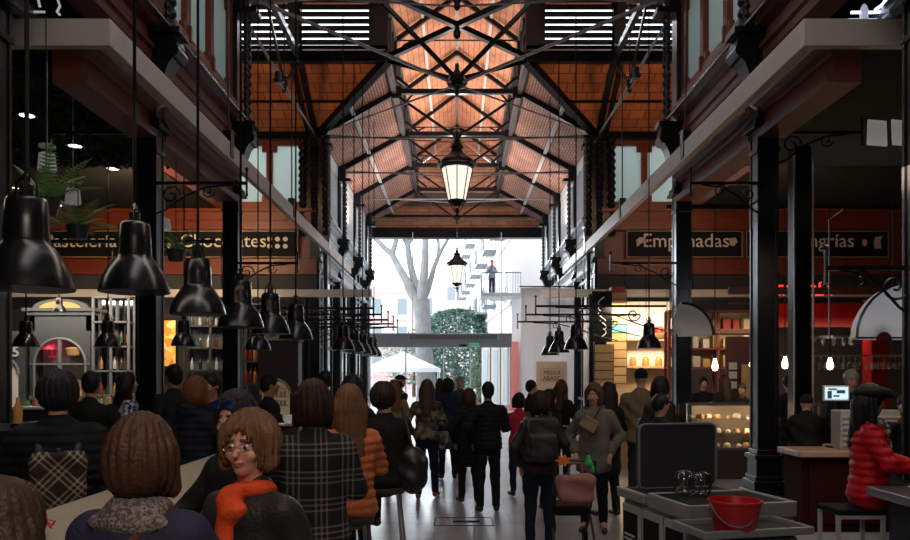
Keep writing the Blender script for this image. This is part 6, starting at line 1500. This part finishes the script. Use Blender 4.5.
# foreground left
P('woman seen from behind in a dark blue coat with a leopard collar, auburn bob', 141, 2.42, 422, -12, pose='sit', arms=('table', 'table'), hair=('bob', (.052, .022, .012)), coat=dict(c=(.022, .022, .045), pad=.045, stiff=1), extras=(('scarf', leop, 1), ('strap', (.10, .035, .02), 1)), det=1.25, legs=(.02, .02, .025))
stool(wx(141, 2.42), 2.42, seat_of(422, 2.42), 'woman in the dark blue coat')
P('woman with eyeglasses and orange scarf in a black leather jacket, turned to look left', 251, 3.0, 417, 158, pose='sit', arms=('down', 'pocket'), head=(8, -3), hair=('wavy', (.13, .062, .030)), skin='rosy', coat=dict(c=(.022, .020, .020), rough=.42, pad=.028), extras=(('scarf', (.62, .07, .02)), ('glasses',)), det=1.6, legs=(.02, .02, .025))
stool(wx(251, 3.0), 3.0, seat_of(417, 3.0), 'woman in the orange scarf')
P('dark haired woman in black with blue mirrored sunglasses on her head', 238, 3.75, 396, 140, pose='sit', arms=('table', 'table'), head=(20, -10), hair=('long', DK), coat=dict(c=(.010, .011, .010), pad=.03), extras=(('sunglasses',),), det=1.2)
stool(wx(238, 3.75), 3.75, seat_of(396, 3.75), 'woman with the blue sunglasses')
P('person with brown hair cut off by the bottom left corner', 0, 1.95, 489, -20, pose='sit', arms=('down', 'down'), hair=('long', (.035, .02, .012)), coat=dict(c=(.01, .01, .01)))
P('person in black quilted coat carrying a patterned backpack at the left', 58, 4.7, 376, 28, arms=('table', 'hold'), hair=('curly', BK), coat=dict(c=(.011, .012, .015), puffer=1, pad=.05, hem=.15), sex='m', head=(0, -12))
backpack((wx(58, 4.7), 4.7, 0), 28, 1.14, diamond('woven_diamond_pattern', (.03, .022, .018), (.34, .27, .20), .028), 'black backpack with a woven cream diamond pattern on the back at the left', M('black_straps', (.012, .012, .012), .6), .95, -.20)
P('man in a plain black jacket with short hair in front of the grey cabinet', 91, 7.9, 373, 10, arms=('down', 'hold'), sex='m', hair=('short', BK), coat=dict(c=(.010, .010, .011)), skin='fair')
P('person in blue and white patterned jacket half hidden by the left column', 127, 9.1, 374, -60, arms=('hold', 'down'), hair=('long', DK), coat=dict(m=blotch('blue_white_print', [(.25, .28, .4), (.03, .03, .08), (.5, .5, .55)], 30)))
P('woman with copper blonde hair in a navy quilted jacket at the counter end', 196, 6.75, 379, -35, pose='sit', arms=('table', 'face'), hair=('bob', (.13, .050, .021)), coat=dict(c=(.010, .014, .026), puffer=1, pad=.04, hood=1))
stool(wx(196, 6.75), 6.75, seat_of(379, 6.75), 'woman in the navy quilted jacket')
P('dark haired man eating beyond the blonde woman', 212, 7.8, 375, 160, arms=('face', 'hold'), sex='m', hair=('short', DK), coat=dict(c=(.012, .012, .014)), skin='tan')
P('man in profile with short hair standing just right of the left column', 174, 9.0, 366, 60, arms=('down', 'hold'), sex='m', hair=('short', DK), coat=dict(c=(.012, .012, .015)), skin='tan')
P('man in dark jacket with short hair looking right near the red bottles', 269, 8.9, 375, -65, arms=('hold', 'hold'), sex='m', hair=('short', BK), coat=dict(c=(.010, .010, .012)), skin='tan', head=(-12, 0))
P('woman with dark auburn bob in a black and cream plaid coat', 313, 4.25, 384, 14, pose='sit', arms=('table', 'hold'), hair=('bob', (.022, .008, .006)), coat=dict(m=plaidc, pad=.038, stiff=1), det=1.2)
stool(wx(313, 4.25), 4.25, seat_of(384, 4.25), 'woman in the plaid coat')
P('woman with light brown hair in an orange quilted jacket', 349, 5.35, 388, 25, pose='sit', arms=('table', 'table'), hair=('long', (.13, .058, .025)), coat=dict(c=(.50, .14, .055), puffer=1, pad=.035, rough=.5), det=1.15, sex='f')
stool(wx(349, 5.35), 5.35, seat_of(388, 5.35), 'woman in the orange jacket')
P('man with short dark hair behind the plaid coat woman', 325, 10.2, 372, 30, sex='m', arms=('down', 'hold'), hair=('short', DK), coat=dict(c=(.011, .011, .012)), skin='tan')
P('tall person in long black hooded coat beside the orange jacket', 352, 7.6, 377, 30, arms=('hold', 'pocket'), hair=('long', BK), coat=dict(c=(.010, .010, .011), hem=.42, hood=1, pad=.03))
P('person with curly dark hair in black coat with a round black bag', 385, 6.7, 385, 35, pose='sit', arms=('hold', 'hold'), hair=('curly', (.02, .01, .008)), coat=dict(c=(.010, .010, .010), hem=.2, pad=.03), head=(-60, 0))
stool(wx(385, 6.7), 6.7, seat_of(385, 6.7), 'person with curly dark hair')
b = Blob(.03); b.e((0, 0, 0), (.13, .11, .20)); q = Blob(.01); q.c((0, 0, .18), (-.10, .08, .52), .014)
held('shoulder_bag', b, .012, M('black_leather', (.010, .010, .010), .4), (-.37, 6.35, 1.0), 0, 'round black leather bag hanging behind the curly haired person', 'bag', folds(4, .01, 20), (('strap', q, M('black_leather', (.010, .010, .010), .4)),))
P('woman in a long tan coat with brown hair farther down the nave', 394, 12.2, 381, 15, arms=('pocket', 'hold'), hair=('long', (.16, .08, .035)), coat=dict(c=(.28, .16, .09), hem=.35))
P('man in a dark cap below the white tent', 400, 15.0, 376, -60, sex='m', arms=('pocket', 'down'), hair=('cap', DK, (.012, .014, .02)), coat=dict(c=(.015, .016, .02)))
P('woman with long wavy brown hair in a camouflage flannel shirt and jeans', 427, 11.0, 381, -5, arms=('pocket', 'hold'), hair=('long', (.07, .035, .018)), coat=dict(m=camo, hem=.06, pad=.03), legs=(.012, .018, .030), shoes=(.30, .07, .04), stride=.10)
P('dark haired woman in a navy jacket beyond the camouflage shirt', 448, 13.0, 379, 5, arms=('down', 'hold'), hair=('bob', DK), coat=dict(c=(.012, .018, .05), hem=.1), legs=(.012, .014, .02))
b = Blob(.01); b.b((0, 0, 0), (.17, .05, .13), .015); q = Blob(.01); q.c((-.1, 0, .14), (-.05, 0, .38), .012); q.c((.1, 0, .14), (.05, 0, .38), .012)
held('tote_bag', b, .013, blotch('brown_print_tote', [(.12, .09, .07), (.3, .27, .22), (.06, .04, .035)], 12), (wx(449, 12.4), 12.4, .72), 0, 'brown printed tote bag hanging beside the camouflage shirt woman', 'bag', None, (('handle', q, fabric((.1, .07, .05))),))
P('grey haired man facing the camera by the doors', 460, 16.5, 377, 175, sex='m', arms=('pocket', 'down'), hair=('short', GY), coat=dict(c=(.05, .05, .055)), skin='rosy')
P('person with dark hair far behind at the doors below the exit sign', 440, 18.5, 379, 10, hair=('long', DK), coat=dict(c=(.02, .03, .07)))
P('woman in a knee-length black quilted coat with brown hair', 469, 10.6, 390, 12, arms=('pocket', 'pocket'), hair=('bob', (.06, .025, .014)), coat=dict(c=(.010, .010, .012), puffer=1, pad=.035, hem=.36), legs=(.012, .014, .02), stride=-.05)
P('man in a black quilted jacket and black trousers in the middle of the nave', 488, 9.9, 383, 4, sex='m', arms=('pocket', 'hold'), hair=('short', BK), coat=dict(c=(.009, .010, .012), puffer=1, pad=.032, hem=.08, rough=.5), legs=(.010, .011, .014), shoes=(.025, .02, .02), stride=.02, skin='tan', det=1.1)
P('woman with dark bob in a crimson top by the white banner', 519, 11.2, 394, 10, arms=('hold', 'hold'), hair=('bob', DK), coat=dict(c=(.40, .02, .05)), legs=(.012, .016, .03))
P('woman in dark jacket and blue jeans carrying a big black backpack', 540, 7.7, 393, 2, arms=('pocket', 'strap'), hair=('bob', (.018, .012, .010)), coat=dict(c=(.022, .020, .020), pad=.03, hem=.08), legs=(.010, .016, .026), det=1.1)
backpack((wx(537, 7.7), 7.7, 0), 4, 1.16, M('black_nylon', (.014, .014, .015), .5), 'big black nylon backpack on the woman in blue jeans', None, 1.08, -.18)
P('man in profile with short dark hair below the beige notice', 531, 13.4, 381, -80, sex='m', arms=('down', 'hold'), hair=('short', BK), coat=dict(c=(.012, .012, .014)), skin='rosy')
P('dark haired woman with a flushed face between backpack and grey coat', 549, 10.0, 391, -60, arms=('hold', 'hold'), hair=('bob', DK), coat=dict(c=(.011, .011, .012)), skin='rosy', head=(-20, -8))
P('woman in black with brown curls in front of the beige notice', 561, 12.0, 381, -40, arms=('hold', 'hold'), hair=('long', (.05, .025, .015)), coat=dict(c=(.010, .010, .011), hem=.2), skin='tan')
P('woman facing the camera in a hooded grey coat with a tan cross-body bag', 594, 8.7, 385, 165, arms=('pocket', 'pocket'), head=(-10, -10), hair=('bob', (.07, .04, .022)), coat=dict(c=(.13, .115, .10), hood=1, pad=.04, hem=.22), legs=(.012, .012, .014), det=1.15)
b = Blob(.015); b.b((0, 0, 0), (.075, .02, .055), .02, Ry(.6)); q = Blob(.01); q.c((.05, .02, .05), (.14, .10, .17), .012); q2 = Blob(.01); q2.c((-.07, .0, -.06), (-.17, .1, -.16), .012)
held('cross_body_bag', b, .010, fabric((.24, .17, .10)), (wx(590, 8.4), 8.46, 1.24), 0, 'tan cross-body bag on the chest of the grey coat woman', 'bag', folds(6, .004, 20), (('strap', q, fabric((.05, .04, .03))), ('strap', q2, fabric((.05, .04, .03)))))
P('person with long dark hair in a black coat right behind the grey coat woman', 608, 9.6, 384, 20, arms=('down', 'hold'), hair=('long', (.015, .010, .008)), coat=dict(c=(.014, .012, .012), hem=.4))
P('man in a tan jacket with short dark hair at the lit wooden shelves', 641, 10.6, 370, -18, sex='m', arms=('hold', 'pocket'), hair=('beanie', (.012, .010, .010)), coat=dict(c=(.16, .115, .065), pad=.04, hem=.15))
P('woman with dark hair and a patterned scarf beside the tan jacket man', 660, 9.4, 378, 25, arms=('hold', 'hold'), hair=('bob', (.016, .011, .010)), coat=dict(c=(.03, .02, .015), hem=.2), extras=(('scarf', blotch('pink_floral', [(.05, .02, .02), (.4, .15, .16), (.03, .02, .02), (.3, .22, .15)], 22), 1),))
P('dark haired youth in profile lit by the pastry case', 660, 8.2, 395, -70, sex='m', arms=('hold', 'hold'), hair=('short', BK), coat=dict(c=(.012, .012, .012)), skin='tan', head=(0, -10))
P('smiling saleswoman with tied dark hair behind the right pastry case', 703, 15.6, 378, 178, arms=('hold', 'hold'), hair=('bun', DK), coat=dict(c=(.015, .015, .018)), skin='rosy')
P('woman with long dark hair standing behind the right pastry case with her back turned', 724, 14.9, 376, 20, arms=('hold', 'hold'), hair=('long', (.03, .015, .012)), coat=dict(c=(.015, .012, .012)))
P('dark haired person bowing behind the right pastry case next to the thick column', 743, 14.5, 384, 150, arms=('hold', 'hold'), hair=('short', BK), coat=dict(c=(.012, .012, .012)), lean=.15, skin='tan')
P('person with tied hair seen between the two right columns', 789, 12.6, 376, 10, arms=('down', 'hold'), hair=('tied', DK), coat=dict(c=(.012, .010, .012)))
P('grey haired barman reading behind the bright till screen', 851, 10.2, 371, 165, sex='m', arms=('hold', 'hold'), head=(10, -15), hair=('short', GY), coat=dict(c=(.015, .015, .018)), skin='rosy')
P('person in a bulky black coat leaning leaning on the right bar', 806, 9.5, 396, -30, arms=('table', 'table'), hair=('beanie', (.008, .008, .009)), coat=dict(c=(.008, .008, .009), pad=.06, hem=.3), lean=.1)
P('woman in a red quilted jacket and black cap seated at the right', 869, 6.05, 387, -114, pose='sit', arms=('table', 'table'), head=(8, -12), hair=('long', BK), coat=dict(c=(.45, .008, .015), puffer=1, pad=.035, rough=.4), extras=(('scarf', blotch('black_white_snake', [(.35, .33, .30), (.02, .02, .02), (.2, .19, .17)], 60)),), legs=(.008, .008, .01), det=1.2, skin='tan')
o = blob_obj('flat_cap', Blob(.02).e((0, 0, 0), (.13, .15, .06)).e((0, .10, -.02), (.09, .07, .015)), .01, fabric((.008, .008, .009)), None); o.location = (wx(869, 6.05)+.03, 6.05, wz(387, 6.05)-.05); o.rotation_euler = (0, 0, math.radians(-108)); tag(o, 'soft black cap on the woman in the red jacket', 'hat')
P('person with outstretched hands at the far right edge behind the red jacket', 905, 8.0, 396, 150, arms=('reach', 'face'), hair=('short', BK), coat=dict(c=(.010, .010, .012)), skin='tan')
# person on the balcony outside
t_, _, _ = person('person in a pale jacket with a red scarf leaning on the balcony outside', 1.72, 37.5, 1.70, 175, arms=('hold', 'phone'), hair=('short', (.08, .05, .04)), coat=dict(c=(.25, .35, .45), hem=.1), extras=(('scarf', (.6, .05, .04)),)); t_.location.z = 5.72
# pushchair with pink bag and toys
sx_, sy_ = wx(571, 7.75), 7.75
t = thing('pushchair', (sx_, sy_, 0), 'dark folding pushchair next to the woman with the big black backpack', 'pushchair')
MB().box((sx_, sy_+.1, .42), (.36, .42, .10)).build('seat', black, t, bevel=.03); m = MB()
for s in (-1, 1): m.tube([(sx_+s*.2, sy_-.28, .95), (sx_+s*.2, sy_, .45), (sx_+s*.2, sy_+.35, .08)], .014, 6); m.tube([(sx_+s*.2, sy_+.2, .5), (sx_+s*.2, sy_-.3, .08)], .014, 6)
m.tube([(sx_-.2, sy_-.28, .95), (sx_+.2, sy_-.28, .95)], .016, 6); m.build('frame', charc, t)
for s in (-1, 1):
    for yy in (-.3, .35):
        w_ = MB(); w_.tube([(sx_+s*.2-.02, sy_+yy, .08), (sx_+s*.2+.02, sy_+yy, .08)], .08, 14); w_.build('wheel', black, t)
b = Blob(.04); b.b((0, 0, 0), (.13, .06, .08), .05); q = Blob(.01); q.c((-.08, 0, .1), (-.05, 0, .24), .012); q.c((.08, 0, .1), (.05, 0, .24), .012); q.c((-.05, 0, .24), (.05, 0, .24), .012)
held('pink_bag', b, .012, fabric((.30, .13, .12)), (sx_-.02, sy_-.42, .70), 8, 'dusty pink holdall hanging from the pushchair', 'bag', folds(8, .012, 14), (('handle', q, fabric((.25, .1, .1))),))
m = MB(); pts = []
for i in range(14): a = 2*PI*i/14; r = .085 if i % 2 else .05; pts.append((sx_-.13+r*math.cos(a), .96+r*.7*math.sin(a)))
m.prism(pts, 'y', sy_-.40, sy_-.36); o = m.build('star_toy', M('orange_felt', (.7, .16, .02), .7), None, loc=(sx_-.13, sy_-.38, .96)); tag(o, 'orange spiky felt toy clipped above the pink holdall', 'toy')
o = blob_obj('green_toy', Blob(.02).e((0, 0, 0), (.04, .03, .035)).e((.0, 0, .05), (.025, .02, .03)).e((.04, 0, -.06), (.02, .02, .04)), .008, M('green_felt', (.03, .40, .09), .7), None); o.location = (sx_+.12, sy_-.34, .93); tag(o, 'green soft toy clipped to the pushchair', 'toy')
# glowing candle cup held between the counter people
t = thing('white_cup', (wx(289, 5.0), 5.0, 1.47), 'white cup on a saucer lifted between the sunglasses woman and plaid coat', 'cup'); c_ = (wx(289, 5.0), 5.0, 1.47)
MB().lathe([(0, 0), (.02, 0), (.04, .03), (.043, .06), (.038, .06), (.0, .02)], c_, 14).build('cup', whitep, t, smooth=True); MB().lathe([(0, -.01), (.05, -.01), (.075, .005), (.0, 0)], c_, 16).build('saucer', whitep, t, smooth=True)
